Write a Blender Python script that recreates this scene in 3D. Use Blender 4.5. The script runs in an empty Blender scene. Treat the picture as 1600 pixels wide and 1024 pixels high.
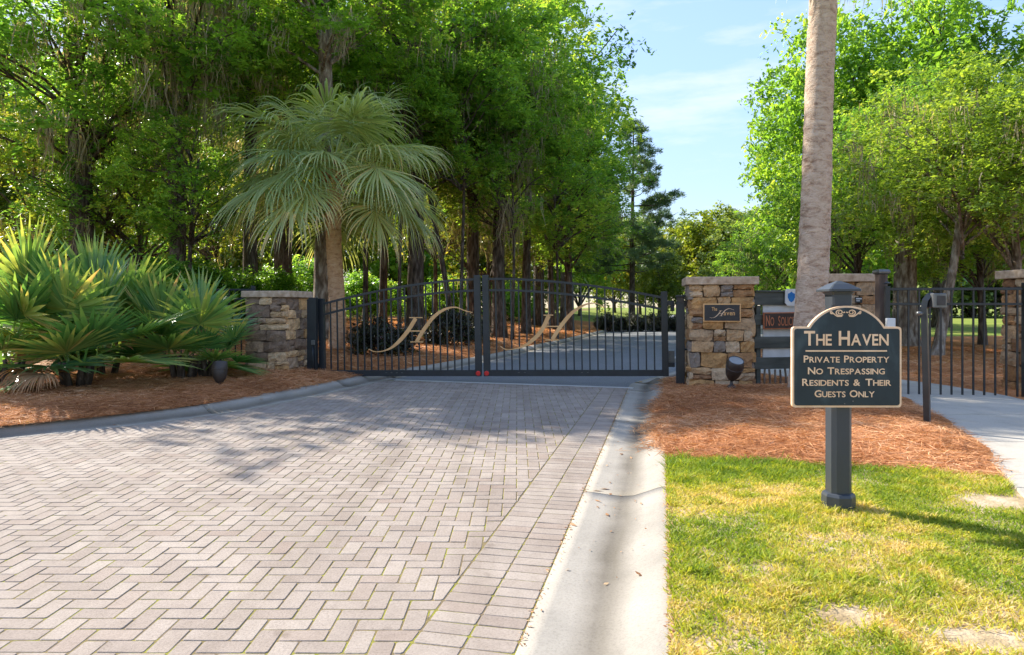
import bpy, math, random
import numpy as np
from mathutils import Vector, Matrix, Euler
random.seed(7); rng = np.random.default_rng(7)
R = math.radians
scene = bpy.context.scene
COL = scene.collection
# ---------------------------------------------------------------- camera
CAMH, FPX, CX, HY = 1.25, 1067.0, 800.0, 480.0     # eye height, focal length / principal column / horizon row of the 1600 px photo
cam_d = bpy.data.cameras.new('camera'); cam = bpy.data.objects.new('camera', cam_d); COL.objects.link(cam)
cam.location = (0, 0, CAMH); cam.rotation_euler = (R(90), 0, 0)
cam_d.sensor_width = 36; cam_d.lens = FPX / 1600 * 36; cam_d.shift_y = -0.02
cam_d.clip_start = .05; cam_d.clip_end = 3000
scene.camera = cam
# ---------------------------------------------------------------- sky, sun, exposure
SUN_AZ, SUN_EL = R(-53), R(35)
world = bpy.data.worlds.new('World'); scene.world = world; world.use_nodes = True
wn, wl = world.node_tree.nodes, world.node_tree.links
wn.clear()
w_out = wn.new('ShaderNodeOutputWorld'); w_bg = wn.new('ShaderNodeBackground'); w_sky = wn.new('ShaderNodeTexSky')
w_sky.sky_type = 'NISHITA'; w_sky.sun_disc = False
w_sky.sun_elevation = SUN_EL; w_sky.sun_rotation = SUN_AZ
w_sky.air_density = 1.0; w_sky.dust_density = .5; w_sky.ozone_density = 1.6
w_tc = wn.new('ShaderNodeTexCoord'); w_map = wn.new('ShaderNodeMapping'); w_map.inputs['Scale'].default_value = (1.6, 1.6, 7.5)
w_noise = wn.new('ShaderNodeTexNoise'); w_noise.inputs['Scale'].default_value = 2.3; w_noise.inputs['Detail'].default_value = 9; w_noise.inputs['Roughness'].default_value = .6
w_ramp = wn.new('ShaderNodeValToRGB'); w_ramp.color_ramp.elements[0].position = .47; w_ramp.color_ramp.elements[1].position = .74
w_ramp.color_ramp.elements[1].color = (.6, .6, .6, 1)
w_mix = wn.new('ShaderNodeMix'); w_mix.data_type = 'RGBA'
w_mix.inputs['B'].default_value = (1.45, 1.45, 1.45, 1)
wl.new(w_tc.outputs['Generated'], w_map.inputs['Vector']); wl.new(w_map.outputs['Vector'], w_noise.inputs['Vector'])
wl.new(w_noise.outputs['Fac'], w_ramp.inputs['Fac']); wl.new(w_ramp.outputs['Color'], w_mix.inputs['Factor'])
w_bw = wn.new('ShaderNodeRGBToBW'); wl.new(w_sky.outputs['Color'], w_bw.inputs[0])
w_a = wn.new('ShaderNodeMath'); w_a.operation = 'MULTIPLY_ADD'; w_a.inputs[1].default_value = .60; w_a.inputs[2].default_value = 1.0; wl.new(w_bw.outputs[0], w_a.inputs[0])
w_d = wn.new('ShaderNodeVectorMath'); w_d.operation = 'DIVIDE'; wl.new(w_sky.outputs['Color'], w_d.inputs[0]); wl.new(w_a.outputs[0], w_d.inputs[1])   # sky brightness compressed over the whole dome, bright parts most
w_t = wn.new('ShaderNodeVectorMath'); w_t.operation = 'MULTIPLY'; w_t.inputs[1].default_value = (.99, .945, .99); wl.new(w_d.outputs[0], w_t.inputs[0])   # daylight white balance
wl.new(w_t.outputs[0], w_mix.inputs['A']); wl.new(w_mix.outputs['Result'], w_bg.inputs['Color'])
w_bg.inputs['Strength'].default_value = 0.15
wl.new(w_bg.outputs['Background'], w_out.inputs['Surface'])
sun_d = bpy.data.lights.new('sun', 'SUN'); sun_d.energy = 2.0; sun_d.angle = R(.53); sun_d.color = (1, .94, .84)
sun = bpy.data.objects.new('sun', sun_d); COL.objects.link(sun)
sdir = Vector((math.sin(SUN_AZ) * math.cos(SUN_EL), math.cos(SUN_AZ) * math.cos(SUN_EL), math.sin(SUN_EL)))
sun.rotation_euler = (-sdir).to_track_quat('-Z', 'Y').to_euler(); sun.location = sdir * 60
vs = scene.view_settings
vs.view_transform = 'Standard'; vs.look = 'None'; vs.gamma = 1; vs.use_curve_mapping = False; vs.exposure = 2.5
scene.render.engine = 'CYCLES'
scene.cycles.use_denoising = True
scene.cycles.max_bounces = 16; scene.cycles.diffuse_bounces = 12; scene.cycles.transmission_bounces = 6; scene.cycles.transparent_max_bounces = 8

# ---------------------------------------------------------------- helpers: geometry of the place
def G(px, py, z=0.0):
    Y = (CAMH - z) * FPX / (py - HY); return ((px - CX) / FPX * Y, Y)
def XW(px, Y): return (px - CX) / FPX * Y
def ZW(py, Y): return CAMH - (py - HY) / FPX * Y
KL = np.array([(-16, 4.0), (-10, 4.35), (-7, 5.05), (-5.6, 5.85), (-4.83, 6.44), (-4.35, 6.88), (-3.82, 7.41), (-3.26, 8.18), (-2.72, 9.6), (-2.05, 12.0), (-1.28, 13.6), (-.16, 16.7), (2.36, 25.2), (7, 41.7), (12.5, 60), (26, 110)])
KR = np.array([(-.75, -1), (.01, 2.45), (1.94, 11.2), (2.75, 12.5), (3.55, 14), (5.2, 16.7), (9.5, 25), (17, 41), (26, 60), (50, 110)])
def sm(tab, n=5):
    ys = np.linspace(tab[0, 1], tab[-1, 1], 900); xs = np.interp(ys, tab[:, 1], tab[:, 0])
    k = np.ones(n) / n; xp = np.pad(xs, n // 2, mode='edge'); return ys, np.convolve(xp, k, 'valid')
_kl, _kr = sm(KL), sm(KR)
def kl(Y): return float(np.interp(Y, *_kl))
def kr(Y): return float(np.interp(Y, *_kr))
def ss(a, b, x): t = np.clip((x - a) / (b - a), 0, 1); return t * t * (3 - 2 * t)
_h = rng.random((256, 256))
def vnoise(x, y, f=1.0):
    x = np.asarray(x, float) * f + 91.3; y = np.asarray(y, float) * f + 37.7
    xi = np.floor(x).astype(int); yi = np.floor(y).astype(int); u = x - xi; v = y - yi
    u = u * u * (3 - 2 * u); v = v * v * (3 - 2 * v)
    g = lambda a, b: _h[a % 256, b % 256]
    return (g(xi, yi) * (1 - u) + g(xi + 1, yi) * u) * (1 - v) + (g(xi, yi + 1) * (1 - u) + g(xi + 1, yi + 1) * u) * v
KWL, KWR = .46, .57                                  # kerb widths
def HL(X, Y):                                        # land left of the drive
    s = np.maximum(np.interp(Y, *_kl) - KWL - X, 0)
    z = .085 + .10 * (1 - np.exp(-s / .45)) + .55 * ss(.5, 8, s) * ss(10.5, 17, Y) + .25 * ss(6, 22, s) * ss(10, 20, Y)
    return z + .05 * (vnoise(X, Y, .9) - .5) * ss(0, .6, s) + .3 * (vnoise(X, Y, .12) - .5) * ss(3, 12, s)
def HR(X, Y):                                        # land right of the drive
    s = np.maximum(X - np.interp(Y, *_kr) - KWR, 0)
    m = ss(0, .7, s) * ss(5.0, 6.4, Y + .24 * (X - 1.17)) * (1 - ss(8.9, 10.5, Y)) * (1 - ss(.2, 1.0, X - pathL(Y) + .7))
    return .07 + .09 * m + .015 * (vnoise(X, Y, 1.3) - .5) * ss(0, .5, s) + .35 * ss(16, 45, Y) * ss(1, 8, s)
PL = np.array([(2.2, 2.0), (3.2, 4.3), (3.46, 4.8), (4.09, 6.24), (4.5, 7.34), (4.8, 8.3), (4.95, 9.0), (4.9, 10.2), (4.4, 12), (3.9, 14), (3.6, 16)])
def pathL(Y): return np.interp(Y, PL[:, 1], PL[:, 0])
def H(X, Y):
    if X < kl(Y) - KWL: return float(HL(X, Y))
    if X > kr(Y) + KWR: return float(HR(X, Y))
    return 0.0

# ---------------------------------------------------------------- helpers: objects
def link(o, parent=None):
    COL.objects.link(o)
    if parent is not None: o.parent = parent
    return o
def empty(name, loc=(0, 0, 0), rz=0, label=None, cat=None, group=None):
    o = bpy.data.objects.new(name, None); o.location = loc; o.rotation_euler = (0, 0, rz); o.empty_display_size = .2
    link(o); tag(o, label, cat, group); return o
def tag(o, label=None, cat=None, group=None, kind=None):
    if label: o['label'] = label
    if cat: o['category'] = cat
    if group: o['group'] = group
    if kind: o['kind'] = kind
    return o
def obj(name, mesh, parent=None, loc=None, rot=None, scale=None):
    o = bpy.data.objects.new(name, mesh); link(o, parent)
    if loc is not None: o.location = loc
    if rot is not None: o.rotation_euler = rot
    if scale is not None: o.scale = scale if hasattr(scale, '__len__') else (scale,) * 3
    return o
def np_mesh(name, V, F, mat, tint=None, smooth=False):
    """V (n,3), F (m,k) numpy arrays with constant k"""
    V = np.ascontiguousarray(V, np.float32); F = np.ascontiguousarray(F, np.int32)
    me = bpy.data.meshes.new(name); k = F.shape[1]
    me.vertices.add(len(V)); me.vertices.foreach_set('co', V.ravel())
    me.loops.add(F.size); me.loops.foreach_set('vertex_index', F.ravel())
    me.polygons.add(len(F)); me.polygons.foreach_set('loop_start', np.arange(0, F.size, k, dtype=np.int32))
    try: me.polygons.foreach_set('loop_total', np.full(len(F), k, np.int32))
    except Exception: pass
    if tint is not None:
        a = me.attributes.new('tint', 'FLOAT', 'FACE'); a.data.foreach_set('value', np.ascontiguousarray(tint, np.float32))
    me.update(calc_edges=True)
    if smooth: me.polygons.foreach_set('use_smooth', np.ones(len(F), bool))
    me.materials.append(mat); return me
class MB:
    def __init__(s): s.v = []; s.f = []
    def add(s, V, F):
        n = len(s.v); s.v += [tuple(p) for p in V]; s.f += [tuple(i + n for i in f) for f in F]; return s
    def box(s, c, size, rz=0, M=None):
        x, y, z = [a / 2 for a in size]
        V = [Vector((sx * x, sy * y, sz * z)) for sz in (-1, 1) for sy in (-1, 1) for sx in (-1, 1)]
        m = Matrix.Rotation(rz, 3, 'Z') if M is None else M
        V = [m @ v + Vector(c) for v in V]
        return s.add(V, [(0, 2, 3, 1), (4, 5, 7, 6), (0, 1, 5, 4), (2, 6, 7, 3), (0, 4, 6, 2), (1, 3, 7, 5)])
    def bbox(s, c, size, b=.006):                    # box with bevelled edges (chamfer on all edges)
        x, y, z = [a / 2 for a in size]; V = []; idx = {}
        import itertools
        for sx, sy, sz in itertools.product((-1, 1), repeat=3):
            for ax in range(3):
                p = [sx * (x - b), sy * (y - b), sz * (z - b)]; p[ax] = (sx * x, sy * y, sz * z)[ax]
                idx[(sx, sy, sz, ax)] = len(V); V.append((p[0] + c[0], p[1] + c[1], p[2] + c[2]))
        F = []
        for ax in range(3):
            o = [i for i in range(3) if i != ax]
            for sg in (-1, 1):
                q = []
                for a, bb in ((-1, -1), (1, -1), (1, 1), (-1, 1)):
                    t = [0, 0, 0]; t[ax] = sg; t[o[0]] = a; t[o[1]] = bb; q.append(idx[(*t, ax)])
                if (sg > 0) == (ax == 1): q = q[::-1]
                F.append(q)
            for a in (-1, 1):
                for bb in (-1, 1):
                    t0 = [0, 0, 0]; t1 = [0, 0, 0]; t0[ax] = -1; t1[ax] = 1
                    t0[o[0]] = t1[o[0]] = a; t0[o[1]] = t1[o[1]] = bb
                    F.append([idx[(*t0, o[0])], idx[(*t1, o[0])], idx[(*t1, o[1])], idx[(*t0, o[1])]])
        for sx, sy, sz in itertools.product((-1, 1), repeat=3): F.append([idx[(sx, sy, sz, a)] for a in range(3)])
        return s.add(V, F)
    def tube(s, pts, rad, n=8, cap=True):
        pts = [Vector(p) for p in pts]; m = len(pts)
        if not hasattr(rad, '__len__'): rad = [rad] * m
        b0 = len(s.v); up = None
        for i, p in enumerate(pts):
            d = (pts[min(i + 1, m - 1)] - pts[max(i - 1, 0)]).normalized()
            if up is None:
                up = Vector((1, 0, 0)) if abs(d.x) < .8 else Vector((0, 1, 0))
            a = (up - d * up.dot(d)).normalized(); bv = d.cross(a); up = a
            for k in range(n):
                t = 2 * math.pi * k / n; s.v.append(tuple(p + (a * math.cos(t) + bv * math.sin(t)) * rad[i]))
        for i in range(m - 1):
            for k in range(n):
                q = b0 + i * n; k2 = (k + 1) % n
                s.f.append((q + k, q + k2, q + n + k2, q + n + k))
        if cap:
            s.f.append(tuple(b0 + k for k in range(n))[::-1]); s.f.append(tuple(b0 + (m - 1) * n + k for k in range(n)))
        return s
    def lathe(s, prof, n=16, c=(0, 0, 0)):
        b0 = len(s.v)
        for r, z in prof:
            for k in range(n):
                t = 2 * math.pi * k / n; s.v.append((c[0] + r * math.cos(t), c[1] + r * math.sin(t), c[2] + z))
        for i in range(len(prof) - 1):
            for k in range(n):
                q = b0 + i * n; k2 = (k + 1) % n; s.f.append((q + k, q + k2, q + n + k2, q + n + k))
        s.f.append(tuple(b0 + k for k in range(n))[::-1]); s.f.append(tuple(b0 + (len(prof) - 1) * n + k for k in range(n)))
        return s
    def prism(s, poly, y0, y1):                      # poly in (x,z), extruded along y
        n = len(poly); V = [(x, y0, z) for x, z in poly] + [(x, y1, z) for x, z in poly]
        F = [tuple(range(n)), tuple(range(n, 2 * n))[::-1]] + [(i, i + n, (i + 1) % n + n, (i + 1) % n) for i in range(n)]
        return s.add(V, F)
    def ribbon(s, pts, wid, y0, y1):                 # stroke of varying width in the xz plane
        n = len(pts); Lf = []; Rt = []
        for i in range(n):
            a = Vector(pts[max(i - 1, 0)]); b = Vector(pts[min(i + 1, n - 1)]); d = (b - a).normalized(); nn = Vector((-d.y, d.x))
            p = Vector(pts[i]); Lf.append(p + nn * wid[i] / 2); Rt.append(p - nn * wid[i] / 2)
        b0 = len(s.v)
        for p, q in zip(Lf, Rt):
            s.v += [(p.x, y0, p.y), (q.x, y0, q.y), (p.x, y1, p.y), (q.x, y1, q.y)]
        for i in range(n - 1):
            o = b0 + 4 * i; t = o + 4
            s.f += [(o, o + 1, t + 1, t), (o + 2, t + 2, t + 3, o + 3), (o, t, t + 2, o + 2), (o + 1, o + 3, t + 3, t + 1)]
        e = b0 + 4 * (n - 1); s.f += [(b0, b0 + 2, b0 + 3, b0 + 1), (e, e + 1, e + 3, e + 2)]
        return s
    def mesh(s, name, mat, smooth=False):
        me = bpy.data.meshes.new(name); me.from_pydata(s.v, [], s.f)
        import bmesh
        bm = bmesh.new(); bm.from_mesh(me); bmesh.ops.recalc_face_normals(bm, faces=bm.faces); bm.to_mesh(me); bm.free()
        if smooth: me.polygons.foreach_set('use_smooth', np.ones(len(me.polygons), bool))
        me.materials.append(mat); return me
    def build(s, name, mat, parent=None, smooth=False, **k): return obj(name, s.mesh(name, mat, smooth), parent, **k)
def catmull(P, n=8):
    P = [np.array(p, float) for p in P]; out = []
    Q = [2 * P[0] - P[1]] + P + [2 * P[-1] - P[-2]]
    for i in range(1, len(Q) - 2):
        for t in np.linspace(0, 1, n, endpoint=False):
            a, b, c, d = Q[i - 1], Q[i], Q[i + 1], Q[i + 2]
            out.append(.5 * ((2 * b) + (-a + c) * t + (2 * a - 5 * b + 4 * c - d) * t * t + (-a + 3 * b - 3 * c + d) * t ** 3))
    out.append(P[-1]); return out

# ---------------------------------------------------------------- helpers: materials
def new_mat(name):
    m = bpy.data.materials.new(name); m.use_nodes = True; m.node_tree.nodes.clear()
    nt = m.node_tree; out = nt.nodes.new('ShaderNodeOutputMaterial'); return m, nt, out
def nd(nt, t, **k):
    n = nt.nodes.new(t)
    for a, b in k.items():
        if a in n.inputs: n.inputs[a].default_value = b
        else: setattr(n, a, b)
    return n
def ramp(nt, fac, stops, interp='LINEAR'):
    r = nt.nodes.new('ShaderNodeValToRGB'); cr = r.color_ramp; cr.interpolation = interp
    while len(cr.elements) < len(stops): cr.elements.new(.5)
    for e, (p, c) in zip(cr.elements, stops): e.position = p; e.color = (*c, 1)
    nt.links.new(fac, r.inputs['Fac']); return r.outputs['Color']
def mixc(nt, fac, a, b, mode='MIX'):
    m = nt.nodes.new('ShaderNodeMix'); m.data_type = 'RGBA'; m.blend_type = mode
    for sock, v in (('Factor', fac), ('A', a), ('B', b)):
        s = [i for i in m.inputs if i.name == sock and (i.type == 'RGBA' or sock == 'Factor' and i.type == 'VALUE')][0]
        if hasattr(v, 'is_output'): nt.links.new(v, s)
        elif hasattr(v, '__len__'): s.default_value = (*v, 1)
        else: s.default_value = v
    return [o for o in m.outputs if o.type == 'RGBA'][0]
def math_(nt, op, a, b=None, clamp=False):
    m = nt.nodes.new('ShaderNodeMath'); m.operation = op; m.use_clamp = clamp
    for i, v in enumerate((a, b)):
        if v is None: continue
        if hasattr(v, 'is_output'): nt.links.new(v, m.inputs[i])
        else: m.inputs[i].default_value = v
    return m.outputs[0]
def coords(nt, scale=(1, 1, 1), kind='Object'):
    tc = nt.nodes.new('ShaderNodeTexCoord'); mp = nt.nodes.new('ShaderNodeMapping'); mp.inputs['Scale'].default_value = scale
    nt.links.new(tc.outputs[kind], mp.inputs['Vector']); return mp.outputs['Vector']
def wpos(nt, scale=(1, 1, 1)):
    tc = nt.nodes.new('ShaderNodeNewGeometry'); mp = nt.nodes.new('ShaderNodeMapping'); mp.inputs['Scale'].default_value = scale
    nt.links.new(tc.outputs['Position'], mp.inputs['Vector']); return mp.outputs['Vector']
def noise(nt, vec, scale, detail=5, rough=.55, dist=0):
    n = nd(nt, 'ShaderNodeTexNoise', Scale=scale, Detail=detail, Roughness=rough, Distortion=dist); nt.links.new(vec, n.inputs['Vector']); return n.outputs['Fac']
def attr(nt, name='tint'):
    a = nt.nodes.new('ShaderNodeAttribute'); a.attribute_name = name; return a.outputs['Fac']
def objrand(nt): return nt.nodes.new('ShaderNodeObjectInfo').outputs['Random']
def surf(nt, out, col, rough=.7, bump=None, bstr=.3, bdist=.01, spec=.4, metal=0):
    p = nt.nodes.new('ShaderNodeBsdfPrincipled')
    if hasattr(col, 'is_output'): nt.links.new(col, p.inputs['Base Color'])
    else: p.inputs['Base Color'].default_value = (*col, 1)
    if hasattr(rough, 'is_output'): nt.links.new(rough, p.inputs['Roughness'])
    else: p.inputs['Roughness'].default_value = rough
    p.inputs['Specular IOR Level'].default_value = spec; p.inputs['Metallic'].default_value = metal
    if bump is not None:
        b = nd(nt, 'ShaderNodeBump', Strength=bstr, Distance=bdist); nt.links.new(bump, b.inputs['Height']); nt.links.new(b.outputs[0], p.inputs['Normal'])
    nt.links.new(p.outputs[0], out.inputs['Surface']); return p
def sc(c): return tuple(((x / 255) / 12.92 if x / 255 <= .04045 else ((x / 255 + .055) / 1.055) ** 2.4) for x in c)
def noisy(name, cols, scale=8, rough=.75, bump=.3, bdist=.01, spec=.3, detail=6, stretch=(1, 1, 1), world=False, metal=0):
    m, nt, out = new_mat(name); v = wpos(nt, stretch) if world else coords(nt, stretch)
    f = noise(nt, v, scale, detail); n = len(cols)
    c = ramp(nt, f, [(.3 + .4 * i / max(n - 1, 1), cols[i]) for i in range(n)])
    f2 = noise(nt, v, scale * 4.3, 4)
    surf(nt, out, c, rough, f2, bump, bdist, spec, metal); return m
def leafmat(name, stops, trans=.45, rough=.38, spec=.5, objvar=.25):
    m, nt, out = new_mat(name)
    t = math_(nt, 'ADD', attr(nt), math_(nt, 'MULTIPLY', math_(nt, 'SUBTRACT', objrand(nt), .5), objvar))
    c = ramp(nt, t, stops)
    p = nt.nodes.new('ShaderNodeBsdfPrincipled'); nt.links.new(c, p.inputs['Base Color']); p.inputs['Roughness'].default_value = rough
    p.inputs['Specular IOR Level'].default_value = spec
    tr = nt.nodes.new('ShaderNodeBsdfTranslucent')
    tc = mixc(nt, 1.0, c, (2.3, 2.05, .8), 'MULTIPLY'); nt.links.new(tc, tr.inputs['Color'])
    mx = nt.nodes.new('ShaderNodeMixShader'); mx.inputs[0].default_value = trans
    nt.links.new(p.outputs[0], mx.inputs[1]); nt.links.new(tr.outputs[0], mx.inputs[2]); nt.links.new(mx.outputs[0], out.inputs['Surface']); return m

M = {}
M['leaf_dark'] = leafmat('leaf_dark', [(0, (.050, .13, .030)), (.4, (.11, .245, .052)), (.75, (.18, .34, .072)), (1, (.30, .40, .09))], trans=.58)
M['leaf_mid'] = leafmat('leaf_mid', [(0, (.068, .16, .028)), (.45, (.14, .275, .044)), (.8, (.22, .36, .062)), (1, (.33, .41, .09))], trans=.58)
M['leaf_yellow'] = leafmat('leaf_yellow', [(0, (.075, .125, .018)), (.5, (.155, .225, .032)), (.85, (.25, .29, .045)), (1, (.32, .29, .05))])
M['leaf_olive'] = leafmat('leaf_olive', [(0, (.085, .155, .028)), (.45, (.17, .275, .046)), (.8, (.25, .36, .062)), (1, (.34, .39, .09))], trans=.45)
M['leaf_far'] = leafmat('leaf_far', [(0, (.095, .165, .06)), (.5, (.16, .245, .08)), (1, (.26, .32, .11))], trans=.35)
M['leaf_pine'] = leafmat('leaf_pine', [(0, (.06, .115, .06)), (.5, (.10, .175, .085)), (1, (.17, .24, .09))], trans=.3)
M['leaf_plum'] = leafmat('leaf_plum', [(0, (.020, .022, .018)), (.5, (.045, .045, .032)), (.85, (.06, .085, .035)), (1, (.085, .05, .045))], trans=.2)
M['moss'] = leafmat('moss', [(0, (.17, .155, .11)), (.5, (.30, .27, .195)), (1, (.44, .39, .29))], trans=.3, rough=.9, spec=.05)
M['palm_leaf'] = leafmat('palm_leaf', [(0, (.13, .20, .08)), (.4, (.27, .355, .16)), (.75, (.43, .50, .25)), (1, (.62, .50, .26))], trans=.4, objvar=.45, rough=.36, spec=.5)
M['palmetto_leaf'] = leafmat('palmetto_leaf', [(0, (.048, .14, .05)), (.4, (.10, .235, .08)), (.68, (.20, .32, .095)), (.9, (.42, .43, .13)), (1, (.52, .36, .17))], trans=.35, rough=.28, spec=.5, objvar=.5)
M['dead_leaf'] = leafmat('dead_leaf', [(0, (.22, .10, .04)), (.5, (.42, .22, .10)), (1, (.6, .42, .24))], trans=.2, rough=.8)
M['grass'] = leafmat('grass', [(0, (.12, .20, .022)), (.35, (.23, .30, .030)), (.6, (.36, .37, .050)), (.8, (.48, .42, .13)), (1, (.58, .47, .27))], trans=.35, rough=.6, spec=.2, objvar=0)
M['straw'] = leafmat('straw', [(0, (.25, .105, .045)), (.35, (.48, .225, .10)), (.7, (.64, .35, .175)), (1, (.80, .57, .36))], trans=.12, rough=.75, spec=.2, objvar=0)
M['straw_base'] = noisy('straw_base', [(.22, .085, .033), (.42, .18, .07), (.55, .27, .115)], 26, .95, .8, .03, .1, world=True)
M['forest_floor'] = noisy('forest_floor', [(.11, .07, .03), (.22, .11, .045), (.12, .14, .04), (.28, .14, .06)], 1.7, .95, .6, .03, .1, world=True)
M['far_grass'] = noisy('far_grass', [(.11, .17, .03), (.20, .25, .045), (.28, .25, .07)], .7, .95, .4, .03, .1, world=True)
M['soil'] = noisy('soil', [(.20, .17, .045), (.36, .28, .10), (.50, .38, .20)], 7, .95, .5, .02, .1, world=True)
M['bark'] = noisy('bark', [(.04, .03, .022), (.11, .085, .065), (.24, .20, .165)], 15, .95, 1.0, .06, .1, stretch=(1, 1, .22), world=True)
M['bark_light'] = noisy('bark_light', [(.09, .06, .04), (.24, .19, .145), (.48, .43, .37)], 11, .95, 1.0, .05, .1, stretch=(1, 1, .35), world=True)
M['metal_black'] = noisy('metal_black', [(.010, .013, .016), (.020, .026, .031)], 5, .38, .08, .002, .5)
M['metal_grey'] = noisy('metal_grey', [(.10, .105, .105), (.17, .175, .175)], 9, .4, .1, .002, .5, metal=.6)
M['bronze'] = noisy('bronze', [(.025, .019, .016), (.06, .045, .036)], 9, .45, .15, .003, .5)
M['gold'] = noisy('gold', [(.62, .33, .12), (.80, .47, .20)], 7, .45, .1, .002, .5)
M['red'] = noisy('red', [(.55, .008, .008), (.7, .02, .015)], 20, .3, .1, .001, .6)
M['white'] = noisy('white', [(.55, .56, .54), (.72, .73, .71)], 5, .6, .1, .003, .3)
M['white_glass'] = noisy('white_glass', [(.16, .17, .17), (.30, .31, .31)], 5, .2, .1, .001, .6)
M['blue'] = noisy('blue', [(.01, .12, .38), (.02, .2, .5)], 8, .4, .05, .001)
M['cap_stone'] = noisy('cap_stone', [(.36, .245, .16), (.50, .365, .25), (.60, .465, .34)], 13, .9, .6, .008, .2)
M['mortar'] = noisy('mortar', [(.075, .055, .038), (.16, .12, .085)], 20, .95, .8, .02, .1)
M['fence_dark'] = noisy('fence_dark', [(.045, .050, .043), (.08, .088, .075), (.13, .14, .12)], 6, .55, .2, .003, .4, stretch=(.3, 1, 2))
M['wood_post'] = noisy('wood_post', [(.05, .035, .028), (.11, .08, .065), (.17, .135, .11)], 14, .85, .6, .005, .2, stretch=(1, 1, .12))
M['wood_picket'] = noisy('wood_picket', [(.08, .06, .045), (.24, .18, .13), (.38, .31, .24)], 9, .9, .5, .005, .2, stretch=(1, 1, .2))
M['sign_face'] = None
def palm_bark(name, a, b, c):
    m, nt, out = new_mat(name); v = coords(nt, (1, 1, 1)); vs_ = coords(nt, (1.1, 1.1, 2.2))
    f = noise(nt, vs_, 6.5, 8, .72, .5); f2 = noise(nt, v, 2.2, 3); f3 = noise(nt, coords(nt, (1.3, 1.3, 5)), 14, 5, .65)
    col = ramp(nt, f, [(.34, a), (.47, b), (.64, c)]); col = mixc(nt, math_(nt, 'MULTIPLY', f2, .45), col, b)
    dk = ramp(nt, f3, [(.30, (.35, .3, .27)), (.40, (1, 1, 1))]); col = mixc(nt, .75, col, dk, 'MULTIPLY')
    surf(nt, out, col, .92, math_(nt, 'ADD', f, f3), .9, .03, .1); return m
M['palm_bark'] = palm_bark('palm_bark', (.22, .13, .085), (.54, .40, .295), (.72, .59, .465))
M['palm_bark_warm'] = palm_bark('palm_bark_warm', (.30, .145, .07), (.62, .36, .20), (.74, .51, .33))

def mat_concrete(name, base, stain=False):
    m, nt, out = new_mat(name); v = wpos(nt)
    f = noise(nt, v, 2.0, 8, .62); g = noise(nt, v, 85, 5, .8); h = noise(nt, v, .7, 3)
    lo, hi = tuple(x * .80 for x in base), tuple(min(x * 1.10, .8) for x in base)
    c = ramp(nt, f, [(.28, lo), (.5, base), (.74, hi)])
    c = mixc(nt, .35, c, ramp(nt, g, [(.34, (.35, .33, .3)), (.52, (1, 1, 1))]), 'MULTIPLY')
    if stain:
        a = attr(nt, 'across'); w = math_(nt, 'ADD', a, math_(nt, 'MULTIPLY', math_(nt, 'SUBTRACT', noise(nt, v, 1.6, 5), .5), .20))
        st = ramp(nt, w, [(.26, (1, 1, 1)), (.44, (.42, .40, .37)), (.52, (.46, .44, .40)), (.70, (1, 1, 1))])
        c = mixc(nt, ramp(nt, noise(nt, v, .8, 4), [(.25, (.45, .45, .45)), (.6, (1, 1, 1))]), c, mixc(nt, 1, c, st, 'MULTIPLY'))
    surf(nt, out, c, .88, math_(nt, 'ADD', g, f), .25, .006, .25); return m
M['kerb'] = mat_concrete('kerb', (.345, .312, .262), True)
M['path'] = mat_concrete('path', (.43, .395, .335))
M['strip'] = mat_concrete('strip', (.52, .505, .47))
def mat_asphalt():
    m, nt, out = new_mat('asphalt'); v = wpos(nt)
    g = noise(nt, v, 120, 3, .7); f = noise(nt, v, .9, 6)
    c = ramp(nt, g, [(.3, (.12, .122, .124)), (.52, (.20, .203, .206)), (.72, (.32, .32, .318))])
    c = mixc(nt, .5, c, ramp(nt, f, [(.3, (.7, .7, .7)), (.7, (1.0, 1.0, 1.0))]), 'MULTIPLY')
    surf(nt, out, c, .85, g, .5, .006, .3); return m
M['asphalt'] = mat_asphalt()
def mat_brick():
    m, nt, out = new_mat('brick'); v = wpos(nt)
    t = math_(nt, 'FRACT', math_(nt, 'ADD', attr(nt), objrand(nt)))
    c = ramp(nt, t, [(0, (.305, .25, .21)), (.3, (.335, .28, .236)), (.6, (.355, .30, .255)), (.85, (.38, .325, .275)), (1, (.31, .245, .203))])
    g = noise(nt, v, 95, 4, .75); f = noise(nt, v, 1.2, 6, .6); h = noise(nt, v, 14, 5, .6)
    c = mixc(nt, .5, c, ramp(nt, g, [(.32, (.42, .39, .37)), (.5, (.95, .95, .95)), (.7, (1.18, 1.18, 1.18))]), 'MULTIPLY')
    c = mixc(nt, .55, c, ramp(nt, f, [(.3, (.72, .7, .68)), (.65, (1.08, 1.07, 1.05))]), 'MULTIPLY')
    c = mixc(nt, .35, c, ramp(nt, h, [(.3, (.7, .68, .65)), (.6, (1, 1, 1))]), 'MULTIPLY')
    sp = noise(nt, v, 5.5, 3, .5, .3); c = mixc(nt, .5, c, ramp(nt, sp, [(.24, (.5, .46, .42)), (.32, (1, 1, 1))]), 'MULTIPLY')
    tyre = noise(nt, wpos(nt, (2.6, .22, 1)), 1.0, 4, .6, .4); c = mixc(nt, .45, c, ramp(nt, tyre, [(.36, (.66, .63, .60)), (.52, (1, 1, 1))]), 'MULTIPLY')
    # darker, browner worn strip beside the gutter
    sx = nt.nodes.new('ShaderNodeSeparateXYZ'); nt.links.new(v, sx.inputs[0])
    surf(nt, out, c, .9, math_(nt, 'ADD', g, h), .5, .004, .2); return m
M['brick'] = mat_brick()
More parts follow.
